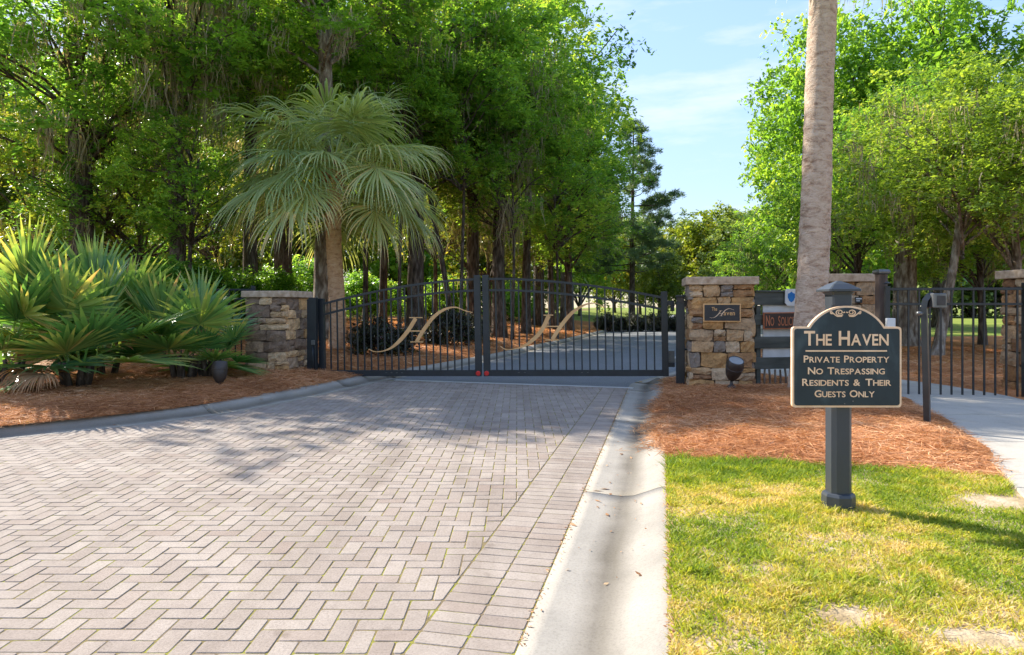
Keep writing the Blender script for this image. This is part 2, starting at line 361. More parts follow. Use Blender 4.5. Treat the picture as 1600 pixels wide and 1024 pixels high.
def mat_joint():
    m, nt, out = new_mat('joint_sand'); v = wpos(nt)
    f = noise(nt, v, 7.0, 6, .65); g = noise(nt, v, 60, 4)
    c = ramp(nt, f, [(.38, (.19, .145, .09)), (.5, (.21, .165, .07)), (.6, (.25, .24, .04))])
    c = mixc(nt, .6, c, ramp(nt, g, [(.3, (.5, .5, .5)), (.6, (1, 1, 1))]), 'MULTIPLY')
    surf(nt, out, c, .95, g, .6, .006, .1); return m
M['joint'] = mat_joint()
def mat_stone():
    m, nt, out = new_mat('ledge_stone'); v = wpos(nt); r = objrand(nt)
    c = ramp(nt, r, [(0, (.36, .21, .105)), (.16, (.46, .31, .175)), (.32, (.27, .155, .085)), (.46, (.42, .30, .19)), (.6, (.24, .205, .175)), (.72, (.45, .27, .12)), (.84, (.52, .40, .27)), (1, (.30, .19, .12))], 'CONSTANT')
    f = noise(nt, v, 9, 8, .65, .6); g = noise(nt, v, 34, 6, .7)
    c = mixc(nt, .75, c, ramp(nt, f, [(.28, (.5, .43, .38)), (.46, (1.15, 1.08, 1.0)), (.72, (1.7, 1.55, 1.35))]), 'MULTIPLY')
    c = mixc(nt, .5, c, ramp(nt, g, [(.3, (.5, .46, .43)), (.6, (1.1, 1.1, 1.1))]), 'MULTIPLY')
    surf(nt, out, c, .85, math_(nt, 'ADD', f, g), 1.0, .02, .2); return m
M['stone'] = mat_stone()
def mat_stone_dark():
    m = M['stone'].copy(); m.name = 'ledge_stone_weathered'; nt = m.node_tree
    r = [n for n in nt.nodes if n.type == 'VALTORGB' and n.color_ramp.interpolation == 'CONSTANT'][0]
    cols = [(.50, .35, .21), (.60, .41, .23), (.25, .185, .135), (.60, .45, .29), (.24, .175, .13), (.58, .37, .18), (.42, .31, .22), (.60, .47, .33)]
    for e, c in zip(r.color_ramp.elements, cols): e.color = (*c, 1)
    return m
M['stone_dark'] = mat_stone_dark()
def mat_sign():
    m, nt, out = new_mat('sign_panel'); v = coords(nt)
    f = noise(nt, coords(nt, (1, 1, .5)), 5.5, 7, .6, .4); c = ramp(nt, f, [(.3, (.007, .016, .021)), (.52, (.011, .024, .031)), (.72, (.040, .065, .075))])
    surf(nt, out, c, .5, f, .1, .002, .4); return m
M['sign_face'] = mat_sign()
M['sign_gold'] = noisy('sign_gold', [(.68, .43, .25), (.82, .58, .38)], 12, .55, .1, .001, .4)
M['plaque'] = noisy('plaque', [(.022, .020, .020), (.045, .042, .042)], 10, .5, .1, .001, .4)
M['copper'] = noisy('copper', [(.40, .12, .045), (.58, .21, .09)], 9, .5, .1, .001, .4)
M['sign_brown'] = noisy('sign_brown', [(.030, .017, .013), (.06, .035, .026)], 9, .5, .1, .001, .4)

# ================================================================= SETTING
def tri_obj(name, V, F, mat, label=None, kind='structure', smooth=True, parent=None):
    me = bpy.data.meshes.new(name); me.from_pydata([tuple(map(float, v)) for v in V], [], F); me.materials.append(mat)
    if smooth: me.polygons.foreach_set('use_smooth', np.ones(len(me.polygons), bool))
    o = obj(name, me, parent)
    if kind: o['kind'] = kind
    if label: o['label'] = label
    return o
def grid_sheet(name, rows, mat, mats=None, **k):
    """rows: list of equal-length point lists"""
    nc = len(rows[0]); V = [p for r in rows for p in r]
    F = [(i * nc + j, i * nc + j + 1, (i + 1) * nc + j + 1, (i + 1) * nc + j) for i in range(len(rows) - 1) for j in range(nc - 1)]
    return tri_obj(name, V, F, mat, **k)
# base ground to the horizon (one big sheet under everything)
gs = 1500
tri_obj('ground', [(-gs, -gs, -.16), (gs, -gs, -.16), (gs, gs, -.16), (-gs, gs, -.16)], [(0, 1, 2, 3)], M['far_grass'], 'grassy ground running out to the horizon', smooth=False)
# asphalt street behind the viewer
tri_obj('street', [(-40, -9, -.03), (40, -9, -.03), (40, .9, -.03), (-40, .9, -.03)], [(0, 1, 2, 3)], M['asphalt'], 'asphalt street in front of the brick apron', smooth=False)
# left land
Ys = np.concatenate([np.arange(4.0, 14, .2), np.arange(14, 30, .5), np.arange(30, 112, 2.5)])
Ss = np.concatenate([np.arange(0, 2, .15), np.arange(2, 8, .4), np.arange(8, 30, 1.2), [36, 48, 70, 110]])
def left_rows(s0, s1, y0, y1, dz=0):
    rows = []
    for Y in Ys:
        if Y < y0 - 1e-6 or Y > y1 + 1e-6: continue
        xs = kl(Y) - KWL - np.array([s for s in Ss if s0 - 1e-6 <= s <= s1 + 1e-6]) + .03
        z = HL(xs, np.full_like(xs, Y)); rows.append([(x, Y, zz + dz) for x, zz in zip(xs, z)][::-1])
    return rows
sA = float(Ss[np.argmin(abs(Ss - 10.4))]); yB = float(Ys[np.argmin(abs(Ys - 45))])
bed_left = grid_sheet('pine_straw_bed', left_rows(0, sA, 4, yB), M['straw_base'], label='pine straw bed left of the drive, running on beyond the gate')
grid_sheet('woodland_floor', left_rows(sA, 110, 4, 112), M['forest_floor'], label='leaf littered woodland floor under the left trees')
grid_sheet('far_lawn', left_rows(0, sA, yB, 112), M['far_grass'], label='far lawn at the bend of the drive')
Sr = np.concatenate([np.arange(0, 3, .15), np.arange(3, 9, .4), np.arange(9, 30, 1.5), [34, 45, 70, 110]])
Yr = np.concatenate([np.arange(-1, 12, .2), np.arange(12, 30, .6), np.arange(30, 112, 2.5)])
def right_rows(y0, y1, smax=110):
    rows = []
    for Y in Yr:
        if Y < y0 - 1e-6 or Y > y1 + 1e-6: continue
        xs = kr(Y) + KWR + Sr[Sr <= smax] - .02
        z = HR(xs, np.full_like(xs, Y)); rows.append([(x, Y, zz) for x, zz in zip(xs, z)])
    return rows
y1 = float(Yr[np.argmin(abs(Yr - 5.2))]); y2 = float(Yr[np.argmin(abs(Yr - 26))])
def mat_right():
    m, nt, out = new_mat('verge'); v = wpos(nt); sx = nt.nodes.new('ShaderNodeSeparateXYZ'); nt.links.new(v, sx.inputs[0])
    b = math_(nt, 'ADD', sx.outputs['Y'], math_(nt, 'MULTIPLY', sx.outputs['X'], .24))
    b = math_(nt, 'ADD', b, math_(nt, 'MULTIPLY', math_(nt, 'SUBTRACT', noise(nt, v, 3, 4), .5), .5))
    st = ramp(nt, noise(nt, v, 30, 6), [(.3, (.22, .085, .033)), (.5, (.42, .18, .07)), (.7, (.55, .27, .115))])
    so = ramp(nt, noise(nt, v, 9, 6), [(.3, (.26, .19, .10)), (.5, (.42, .32, .19)), (.7, (.54, .43, .31))])
    fac = math_(nt, 'GREATER_THAN', b, 5.60)
    surf(nt, out, mixc(nt, fac, so, st), .95, noise(nt, v, 60, 4), .7, .015, .1); return m
grid_sheet('verge', right_rows(-1, y2), mat_right(), label='verge right of the drive, lawn in front and pine straw behind')
grid_sheet('back_lawn', right_rows(y2, 112), M['far_grass'], label='lawn under the trees behind the walk-in gate')
# brick drive: joint sand sheet, then bricks as parts
strip_y = lambda x: 11.64 - .298 * (x + 1.95)
rows = []
for Y in np.concatenate([np.arange(.9, 4.0, .3), np.arange(4, 12.3, .2)]):
    xl = kl(max(Y, 4.0)) - .05; xr = kr(Y) + .05
    rows.append([(xl + (xr - xl) * t, Y, -.0026) for t in np.linspace(0, 1, 6)])
paving = grid_sheet('brick_drive', rows, M['joint'], label='herringbone brick drive leading up to the gate')
BL, BW, GAP = .18, .09, .0055
BBL, BBW = .195, .0935
def clip(poly, a, b, c):                              # keep a*x+b*y<=c
    out = []; n = len(poly)
    for i in range(n):
        p, q = poly[i], poly[(i + 1) % n]; dp = a * p[0] + b * p[1] - c; dq = a * q[0] + b * q[1] - c
        if dp <= 0: out.append(p)
        if (dp < 0 < dq) or (dq < 0 < dp):
            t = dp / (dp - dq); out.append((p[0] + (q[0] - p[0]) * t, p[1] + (q[1] - p[1]) * t))
    return out
def area(p): return .5 * sum(p[i][0] * p[(i + 1) % len(p)][1] - p[(i + 1) % len(p)][0] * p[i][1] for i in range(len(p)))
def inset(poly, d):
    n = len(poly); out = []
    for i in range(n):
        p0, p1, p2 = [Vector(poly[(i + k) % n]) for k in (-1, 0, 1)]
        e1 = (p1 - p0); e2 = (p2 - p1)
        if e1.length < 1e-6 or e2.length < 1e-6: out.append(tuple(p1)); continue
        e1.normalize(); e2.normalize(); n1 = Vector((-e1.y, e1.x)); n2 = Vector((-e2.y, e2.x)); b = n1 + n2
        k = b.dot(n1); out.append(tuple(p1 + b * (d / max(k, .35))))
    return out
def brick_geo(poly, ztop, tilt=(0, 0)):
    if area(poly) < 0: poly = poly[::-1]
    rp = []
    for i in range(len(poly)):                        # tumbled corners
        p0, p1, p2 = [Vector(poly[(i + k) % len(poly)]) for k in (-1, 0, 1)]; l0, l1 = (p0 - p1).length, (p2 - p1).length
        if min(l0, l1) < .03: rp.append(tuple(p1)); continue
        rp += [tuple(p1 + (p0 - p1) / l0 * .009), tuple(p1 + (p2 - p1) / l1 * .009)]
    poly = rp
    g = GAP / 2; a = inset(poly, g); b = inset(poly, g + .0026); n = len(poly); cx = sum(p[0] for p in poly) / n; cy = sum(p[1] for p in poly) / n
    zt = lambda x, y: ztop + tilt[0] * (x - cx) + tilt[1] * (y - cy)
    V = [(x, y, -.03) for x, y in a] + [(x, y, zt(x, y) - .0024) for x, y in a] + [(x, y, zt(x, y)) for x, y in b]
    F = [(i, (i + 1) % n, n + (i + 1) % n, n + i) for i in range(n)] + [(n + i, n + (i + 1) % n, 2 * n + (i + 1) % n, 2 * n + i) for i in range(n)] + [tuple(range(2 * n, 3 * n))]
    return V, F
kd = Vector((.2205, 1)).normalized(); kn = Vector((kd.y, -kd.x))        # along / across the right kerb
k0 = Vector((kr(3.0), 3.0)); kc = kn.dot(k0)                            # kerb line: kn.p = kc
bricks = []                                           # (poly, whole?, key)
th = R(.4); ct, st_ = math.cos(th), math.sin(th)
def rot(p): return (p[0] * ct + p[1] * st_, -p[0] * st_ + p[1] * ct)
for j in range(0, 132):
    for i in range(-128, 38):
        r = (i + j) % 4
        if r == 0: q = [(i, j), (i + 2, j), (i + 2, j + 1), (i, j + 1)]; hv = 0
        elif r == 2: q = [(i, j), (i + 1, j), (i + 1, j + 2), (i, j + 2)]; hv = 1
        else: continue
        poly = [rot((x * BW, .93 + y * BW)) for x, y in q]
        cx = sum(p[0] for p in poly) / 4; cy = sum(p[1] for p in poly) / 4
        if cx < kl(max(cy, 4.05)) - .2 or cy > strip_y(cx) + .3: continue
        lim = kc - 2 * BBL - .006
        if min(kn.dot(Vector(p)) for p in poly) > lim: continue
        c = clip(poly, kn.x, kn.y, lim)
        if cy > 9: c = clip(c, .298, 1, 11.64 - .298 * 1.95 - .01) if len(c) > 2 else c
        if len(c) > 2 and cy > 4:                     # flared left edge (local tangent)
            yy = cy; x0 = kl(max(yy - .1, 4)); x1 = kl(yy + .1); t = Vector((x1 - x0, .2)).normalized(); nn = Vector((-t.y, t.x))
            if min(p[0] - kl(max(p[1], 4)) for p in c) < 0: c = clip(c, nn.x, nn.y, nn.dot(Vector((kl(yy), yy))) - .004)
        if len(c) < 3 or abs(area(c)) < .0012: continue
        bricks.append((c, hv if len(c) == 4 and abs(abs(area(c)) - BL * BW) < 1e-6 else None, (cx, cy)))
n_b = 0; L = 0.0
y_end = 10.6
s0 = (1.0 - k0.y) / kd.y
while True:                                           # two soldier courses along the gutter
    s = s0 + n_b * BBW; base = k0 + kd * s
    if base.y > y_end: break
    for c in (0, 1):
        for_b = [k0 + kd * (s + a) - kn * ((c + b) * BBL + .004) for a, b in ((0, 0), (1 * BBW, 0), (1 * BBW, 1), (0, 1))]
        p = [tuple(v) for v in for_b]; p = clip(p, .298, 1, 11.64 - .298 * 1.95 - .01)
        if len(p) < 3 or abs(area(p)) < .002: continue
        cx = sum(v[0] for v in p) / len(p); cy = sum(v[1] for v in p) / len(p)
        bricks.append((p, None if abs(abs(area(p)) - BBL * BBW) > 1e-6 else 2, (cx, cy)))
    n_b += 1
def vis(c):
    x, y = c
    if y < 2.36: return 1e9
    px = CX + FPX * x / y
    return y if -25 < px < 1620 else 1e9
bricks.sort(key=lambda b: vis(b[2]))
brick_share = {}
for poly, whole, (cx, cy) in bricks[:300]:
    if whole is not None:
        if whole not in brick_share:
            V, F = brick_geo([(x - cx, y - cy) for x, y in poly], 0)
            me = bpy.data.meshes.new('brick'); me.from_pydata(V, [], F); me.materials.append(M['brick']); brick_share[whole] = me
        me = brick_share[whole]
    else:
        V, F = brick_geo([(x - cx, y - cy) for x, y in poly], 0); me = bpy.data.meshes.new('brick'); me.from_pydata(V, [], F); me.materials.append(M['brick'])
    obj('brick', me, paving, (cx, cy, random.uniform(-.001, .0012)), (random.gauss(0, .006), random.gauss(0, .006), random.gauss(0, .004)))
V, F, T = [], [], []
for poly, whole, c in bricks[300:]:
    v, f = brick_geo(poly, random.uniform(-.001, .0012), (random.gauss(0, .006), random.gauss(0, .006))); n = len(V)
    V += v; F += [tuple(i + n for i in q) for q in f]; T += [random.random()] * len(f)
me = bpy.data.meshes.new('bricks'); me.from_pydata(V, [], F); me.materials.append(M['brick'])
a = me.attributes.new('tint', 'FLOAT', 'FACE'); a.data.foreach_set('value', np.array(T, np.float32))
o = obj('farther_bricks', me, paving); o['kind'] = 'stuff'
# white concrete strip across the end of the bricks
a0, a1 = Vector((-2.02, 11.665)), Vector((1.86, strip_y(1.86) + .005)); d = (a1 - a0).normalized(); n = Vector((-d.y, d.x))
mb = MB(); mb.add([(p.x, p.y, z) for z in (-.05, .002) for p in (a0, a1, a1 + n * .11, a0 + n * .11)], [(0, 1, 2, 3), (4, 5, 6, 7), (0, 1, 5, 4), (1, 2, 6, 5), (2, 3, 7, 6), (3, 0, 4, 7)])
tag(mb.build('concrete_strip', M['strip']), 'pale concrete strip where the bricks meet the asphalt', kind='structure')
# asphalt drive beyond
rows = []; yl0, yr0 = 11.73, strip_y(1.9) + .12
for t in np.concatenate([np.linspace(0, 1, 12), np.linspace(1.15, 12, 60)]):
    yl, yr = (yl0 + (13 - yl0) * min(t, 1), yr0 + (13 - yr0) * min(t, 1)) if t <= 1 else (13 + (t - 1) * 8.5,) * 2
    xl, xr = kl(yl), kr(yr); rows.append([(xl + (xr - xl) * u, yl + (yr - yl) * u, -.0015 + .02 * math.sin(math.pi * u) * min(1, t / 2)) for u in np.linspace(0, 1, 9)])
grid_sheet('asphalt_drive', rows, M['asphalt'], label='grey asphalt drive curving right beyond the gate')
# kerbs, in sections with real joints
def kerb(name, label, fx, side, width, y0, y1, seclen, prof):
    root = empty(name); tag(root, label, kind='structure')
    ys = np.arange(y0, y1, .1); P = np.array([(fx(y), y) for y in ys]); dd = np.r_[0, np.cumsum(np.hypot(*np.diff(P, axis=0).T))]
    ssm = np.arange(0, dd[-1], .18); X = np.interp(ssm, dd, P[:, 0]); Y = np.interp(ssm, dd, P[:, 1])
    tx = np.gradient(X); ty = np.gradient(Y); ln = np.hypot(tx, ty); nx, ny = side * ty / ln, -side * tx / ln
    per = int(seclen / .18); i = 0
    while i < len(ssm) - 1:
        e = min(i + per, len(ssm) - 1); V = []; A = []
        for k in range(i, e + 1):
            sh = .004 * (1 if k == i else -1 if k == e else 0)
            for pd, pz in prof:
                V.append((X[k] + nx[k] * pd * width + tx[k] / ln[k] * sh, Y[k] + ny[k] * pd * width + ty[k] / ln[k] * sh, pz)); A.append(pd)
        m = len(prof); nr = e - i + 1
        F = [(r * m + c, r * m + c + 1, (r + 1) * m + c + 1, (r + 1) * m + c) for r in range(nr - 1) for c in range(m - 1)]
        F += [tuple(range(m)), tuple((nr - 1) * m + c for c in range(m))[::-1]]
        me = bpy.data.meshes.new('kerb_section'); me.from_pydata(V, [], F); me.materials.append(M['kerb'])
        at = me.attributes.new('across', 'FLOAT', 'POINT'); at.data.foreach_set('value', np.array(A, np.float32))
        sf = np.ones(len(F), bool); sf[-2:] = False; me.polygons.foreach_set('use_smooth', sf)
        o = obj('kerb_section', me, root); i = e
    return root
profR = [(0, -.1), (0, .001), (.12, -.003), (.3, -.013), (.45, -.017), (.58, -.008), (.72, .022), (.85, .052), (.95, .066), (.985, .064), (1, .05), (1, -.1)]
profL = [(0, -.1), (0, .001), (.15, -.006), (.34, -.012), (.5, .004), (.66, .045), (.8, .078), (.92, .09), (.98, .088), (1, .07), (1, -.1)]
kerb('kerb_right', 'concrete gutter kerb between the bricks and the lawn', kr, 1, KWR, -1, 11.4, 3.05, profR)
kerb('kerb_left', 'rolled concrete kerb along the left pine straw bed', kl, -1, KWL, 4.1, 12.2, 3.05, profL)
kerb('kerb_left_far', 'pale kerb on the left of the asphalt beyond the gate', kl, -1, .42, 12.2, 70, 6, profL)
kerb('kerb_right_far', 'kerb on the right of the asphalt beyond the gate', kr, 1, .42, 11.4, 70, 6, profL)
# footpath on the right, in slabs
root = empty('footpath'); tag(root, 'pale concrete footpath leading through the walk-in gate', kind='structure')
pw = 1.55
pys = [1.6, 3.0, 4.4, 5.9, 7.4, 8.9, 10.4, 12, 14, 16]
for a, b in zip(pys[:-1], pys[1:]):
    V = []; yy = np.linspace(a + .006, b - .006, 7)
    for y in yy:
        for u in np.linspace(0, 1, 5):
            x = pathL(y) + u * pw * (1 + .25 * ss(8, 4, y) if y < 8 else 1); V.append((x, y, .088))
    F = [(i * 5 + j, i * 5 + j + 1, i * 5 + j + 6, i * 5 + j + 5) for i in range(6) for j in range(4)]
    n = len(V); V += [(x, y, .0) for x, y, z in V]
    ring = [0, 1, 2, 3, 4] + [9, 14, 19, 24, 29, 34] + [33, 32, 31, 30] + [25, 20, 15, 10, 5]
    F += [(ring[i], ring[(i + 1) % len(ring)], ring[(i + 1) % len(ring)] + n, ring[i] + n) for i in range(len(ring))]
    tri_obj('slab', V, F, M['path'], kind=None, smooth=False, parent=root)

#@@SPLIT1
# ================================================================= PILLARS
def stone_mesh(w, h, dep, seed, mat):
    r = random.Random(seed); nx, nz = 4, 3; V = []; F = []
    def edge(u, v):                                   # outline wobble and rounded corners
        x = (u - .5) * w; z = (v - .5) * h; k = min(.16 * min(w, h), .018)
        cxx = max(abs(x) - (w / 2 - k), 0); czz = max(abs(z) - (h / 2 - k), 0); q = math.hypot(cxx, czz)
        if q > k: x -= math.copysign(cxx * (1 - k / q), x); z -= math.copysign(czz * (1 - k / q), z)
        return x, z
    for layer in range(2):
        for j in range(nz + 1):
            for i in range(nx + 1):
                u, v = i / nx, j / nz; x, z = edge(u, v); bd = i in (0, nx) or j in (0, nz)
                if layer == 0:
                    if not bd: continue
                    V.append((x, 0, z))
                else:
                    y = -dep * (.80 if bd else 1.0) + r.uniform(-.013, .013)
                    s = .985 if bd else 1; V.append((x * s + r.uniform(-.011, .011), y, z * s + r.uniform(-.009, .009)))
    ring = [(i, 0) for i in range(nx)] + [(nx, j) for j in range(nz)] + [(i, nz) for i in range(nx, 0, -1)] + [(0, j) for j in range(nz, 0, -1)]
    back = {}; k = 0
    for j in range(nz + 1):
        for i in range(nx + 1):
            if i in (0, nx) or j in (0, nz): back[(i, j)] = k; k += 1
    fr = lambda i, j: k + j * (nx + 1) + i
    for j in range(nz):
        for i in range(nx): F.append((fr(i, j), fr(i + 1, j), fr(i + 1, j + 1), fr(i, j + 1)))
    n = len(ring)
    for t in range(n):
        a, b = ring[t], ring[(t + 1) % n]; F.append((back[a], back[b], fr(*b), fr(*a)))
    me = bpy.data.meshes.new('stone'); me.from_pydata(V, [], F); me.materials.append(mat)
    return me
def pillar(loc, rz, w, d, h, cap_t, label, mat, seed, faces=(0, 1, 2, 3), rowh=(.10, .235)):
    """loc = centre of the base"""
    root = empty('stone_pillar', loc, rz, label, 'pillar', 'stone gate pillars')
    r = random.Random(seed); hh = h - cap_t
    MB().box((0, 0, hh / 2 - .1), (w - .055, d - .055, hh + .2)).build('core', M['mortar'], root)
    ov = .06; mb = MB(); mb.bbox((0, 0, h - cap_t / 2), (w + 2 * ov, d + 2 * ov, cap_t), .008); mb.build('cap', M['cap_stone'], root)
    for fi in faces:
        fw = w if fi in (0, 2) else d; off = d / 2 if fi in (0, 2) else w / 2; ang = (0, math.pi / 2, math.pi, -math.pi / 2)[fi]
        z = -.06; rows = []
        while z < hh - .02:
            rh = r.uniform(*rowh)
            if hh - z - rh < .08: rh = hh - z
            rows.append((z, rh)); z += rh
        for ri, (z, rh) in enumerate(rows):
            x = -fw / 2 + (.02 if ri % 2 else -.01); end = fw / 2 - (-.01 if ri % 2 else .02)
            while x < end - .01:
                sw = r.uniform(.14, .42)
                if end - x - sw < .11: sw = end - x
                parts = [(z, rh)]
                if rh > .165 and sw < .30 and r.random() < .5: k = r.uniform(.4, .6); parts = [(z, rh * k), (z + rh * k, rh * (1 - k))]
                for pz, ph in parts:
                    me = stone_mesh(sw - .006, ph - .006, r.uniform(.05, .085), r.random(), mat)
                    c = Matrix.Rotation(ang, 4, 'Z') @ Vector((x + sw / 2, -off + .045, pz + ph / 2))
                    o = obj('stone', me, root, c, (0, r.gauss(0, .05), ang))
                x += sw
    return root
GA = R(-10)
cg, sg_ = math.cos(GA), math.sin(GA)
def from_fr(fr, w, d):                                # centre from the front-right corner
    return (fr[0] - (w / 2) * cg - (d / 2) * sg_, fr[1] - (w / 2) * sg_ + (d / 2) * cg)
c = from_fr((-3.73, 11.35), .75, .75)
pillar((c[0], c[1], .1), GA, .75, .75, 1.42, .108, 'weathered dark stone pillar at the left end of the gate', M['stone_dark'], 3, (0, 1, 3, 2))
c2 = from_fr((3.49, 9.84), .9, .75)
PR = (c2[0], c2[1], .09); pillar(PR, GA, .9, .75, 1.60, .115, 'tan stone pillar with the name plaque, right of the gate', M['stone'], 11, (0, 1, 3, 2))
P3 = (XW(1318, 10.2), 10.2, .09); pillar(P3, R(-4), .66, .66, 1.64, .115, 'stone pillar half hidden behind the palm trunk and the entrance sign', M['stone'], 19, (0, 1, 3))
P4 = (XW(1622, 9.75) + .05, 9.75, .08); pillar(P4, R(3), .66, .66, 1.70, .12, 'pale stone pillar at the far right beside the walk-in gate', M['stone'], 23, (0, 1, 3))
c4 = P4

# ================================================================= DRIVEWAY GATE
GAx, GAy, GBx, GBy = XW(500, 11.75), 11.75, XW(1045, 10.75), 10.75
GL = math.hypot(GBx - GAx, GBy - GAy); gyaw = math.atan2(GBy - GAy, GBx - GAx)
zA, zB = ZW(588, 11.75), ZW(588, 10.75); gtilt = math.atan2(zB - zA, GL)
def gate_uz(px, py):                                  # point of the gate plane behind a photo point, in gate coordinates
    dx = (px - CX) / FPX; t = (dx * GAy - GAx) / ((GBx - GAx) - dx * (GBy - GAy)); Y = GAy + (GBy - GAy) * t
    u = t * GL; z = ZW(py, Y) - (zA + (zB - zA) * t); return (u, z)
MIDU = GL * .4895; LEAF = None
def arch(t): return 1.245 + .355 * (1 - (1 - t) ** 1.75)          # top rail height, t=0 hinge .. 1 middle
def emblem_mesh(P1, P2, serifs, bar):
    mb = MB(); q1 = catmull(P1, 7); q2 = catmull(P2, 7); n1, n2 = len(q1), len(q2)
    w1 = [.014 + .052 * ss(.25, .75, i / (n1 - 1)) for i in range(n1)]
    w2 = [.062 - .048 * ss(.25, .8, i / (n2 - 1)) for i in range(n2)]
    mb.ribbon([tuple(p) for p in q1], w1, -.034, -.018); mb.ribbon([tuple(p) for p in q2], w2, -.0335, -.0185)
    for (a, b) in serifs: mb.ribbon([a, b], [.017, .017], -.036, -.0175)
    mb.ribbon([bar[0], bar[1]], [.02, .02], -.033, -.019); return mb
c6 = lambda x, y: gate_uz(460 + x * .2149, 400 + y * .2149)
c7 = lambda x, y: gate_uz(740 + x * .2148, 400 + y * .2148)
EMB = {0: ([c6(548, 678), c6(600, 697), c6(680, 683), c6(752, 638), c6(830, 552), c6(893, 455)],
           [c6(898, 622), c6(945, 545), c6(1018, 450), c6(1100, 391), c6(1180, 374), c6(1250, 398), c6(1305, 412)],
           [(c6(845, 449), c6(942, 449)), (c6(852, 625), c6(945, 625))], (c6(840, 546), c6(945, 546))),
       1: ([c7(200, 657), c7(245, 680), c7(340, 668), c7(420, 625), c7(500, 545), c7(556, 436)],
           [c7(580, 606), c7(650, 500), c7(730, 411), c7(820, 356), c7(900, 346), c7(965, 375)],
           [(c7(518, 431), c7(588, 431)), (c7(528, 611), c7(630, 611))], (c7(522, 513), c7(648, 513)))}
def gate_leaf(side, label):
    root = empty('driveway_gate_leaf', (GAx, GAy, zA), gyaw, label, 'gate', 'driveway gate leaves')
    root.rotation_euler = (0, -gtilt, gyaw)
    u0, u1 = (0, MIDU - .018) if side == 0 else (GL, MIDU + .018)      # hinge, meeting end
    s = 1 if side == 0 else -1; mb = MB()
    hs, cs = .10, .105; hh = 1.335; hc = 1.665
    MB().bbox((u0 + s * hs / 2, 0, hh / 2), (hs, .08, hh), .004).build('hinge_stile', M['metal_black'], root)
    MB().bbox((u1 - s * cs / 2, 0, hc / 2), (cs, .08, hc), .004).build('meeting_stile', M['metal_black'], root)
    a, b = u0 + s * hs, u1 - s * cs; w = abs(b - a)
    MB().bbox(((a + b) / 2, 0, .052), (w, .07, .1), .004).build('bottom_rail', M['metal_black'], root)
    for nm, dz in (('top_rail', 0), ('middle_rail', -.185)):
        pts = [(a + (b - a) * t, arch(t) + dz) for t in np.linspace(0, 1, 15)]
        MB().ribbon(pts, [.036] * 15, -.02, .02).build(nm, M['metal_black'], root)
    for k in range(21):
        t = (k + .9) / 21.8; u = a + (b - a) * t; z1 = arch(t) - .016
        MB().box((u, 0, (.1 + z1) / 2), (.022, .022, z1 - .1)).build('bar', M['metal_black'], root)
    mb = emblem_mesh(*EMB[side]); o = mb.build('emblem', M['gold'], root); o['label'] = 'gold script letter H'
    mb = MB(); c = (u1 - s * cs / 2, -.042, .05); mb.add([(c[0] + .042 * math.cos(t), c[1], c[2] + .042 * math.sin(t)) for t in np.linspace(0, 2 * math.pi, 12, endpoint=False)] + [(c[0] + .03 * math.cos(t), c[1] - .012, c[2] + .03 * math.sin(t)) for t in np.linspace(0, 2 * math.pi, 12, endpoint=False)],
        [tuple(range(12, 24))] + [(i, (i + 1) % 12, 12 + (i + 1) % 12, 12 + i) for i in range(12)])
    o = mb.build('reflector', M['red'], root); o['label'] = 'round red reflector'
    for z in (.18, 1.15): MB().bbox((u0 - s * .045, .0, z), (.10, .045, .07), .004).build('hinge', M['metal_grey' if side == 0 else 'metal_black'], root)
    if side == 1:
        MB().box((u0 + .05, .02, .30), (.09, .05, .20)).build('operator_bracket', M['metal_grey'], root)
        MB().box((u0 + .075, .02, 1.10), (.06, .06, .16)).build('top_bracket', M['metal_black'], root)
    for k in range(4): MB().box((a + (b - a) * (.42 + .035 * k + .3 * side * (k > 1)), -.0365, .062), (.03, .004, .007)).build('scratch_plate', M['metal_grey'], root)
    return root
gate_leaf(0, 'left leaf of the arched black driveway gate with gold letter H')
gate_leaf(1, 'right leaf of the arched black driveway gate with gold letter H')
# gate posts
lp = empty('gate_post', (XW(489, 11.6), 11.62, .03), gyaw, 'black steel hinge post against the left stone pillar', 'post', 'driveway gate posts')
MB().bbox((0, 0, .68), (.13, .1, 1.40), .004).build('post', M['metal_black'], lp)
MB().bbox((-.075, -.01, .70), (.035, .08, 1.3), .003).build('wall_plate', M['metal_black'], lp)
MB().bbox((.03, -.065, .62), (.06, .035, .08), .004).build('latch_box', M['metal_grey'], lp)
MB().tube([(.02, -.06, .56), (.03, -.08, .40), (.035, -.075, .25), (.03, -.06, .08)], .014, 6).build('cable', M['metal_black'], lp, True)
MB().bbox((.07, -.07, .06), (.15, .06, .03), .004).build('foot_stop', M['metal_grey'], lp)
rp = empty('gate_post', (XW(1063, 10.35), 10.35, -.01), gyaw, 'black steel post with bronze cap between gate and plaque pillar', 'post', 'driveway gate posts')
MB().bbox((0, 0, .665), (.125, .125, 1.35), .004).build('post', M['metal_black'], rp)
MB().bbox((0, 0, 1.36), (.11, .11, .10), .006).build('cap_neck', M['bronze'], rp)
MB().bbox((0, 0, 1.425), (.14, .14, .03), .006).build('cap', M['metal_black'], rp)
MB().bbox((.17, .0, 1.31), (.22, .06, .09), .004).build('arm', M['metal_black'], rp)
MB().tube([(.06, -.02, .62), (.13, -.05, .62), (.20, -.06, .52), (.22, -.04, .30), (.20, -.03, .10), (.14, -.05, .05)], .016, 8).build('cable_conduit', M['metal_black'], rp, True)
MB().bbox((.12, -.09, .05), (.1, .08, .06), .008).build('junction_box', M['metal_black'], rp)

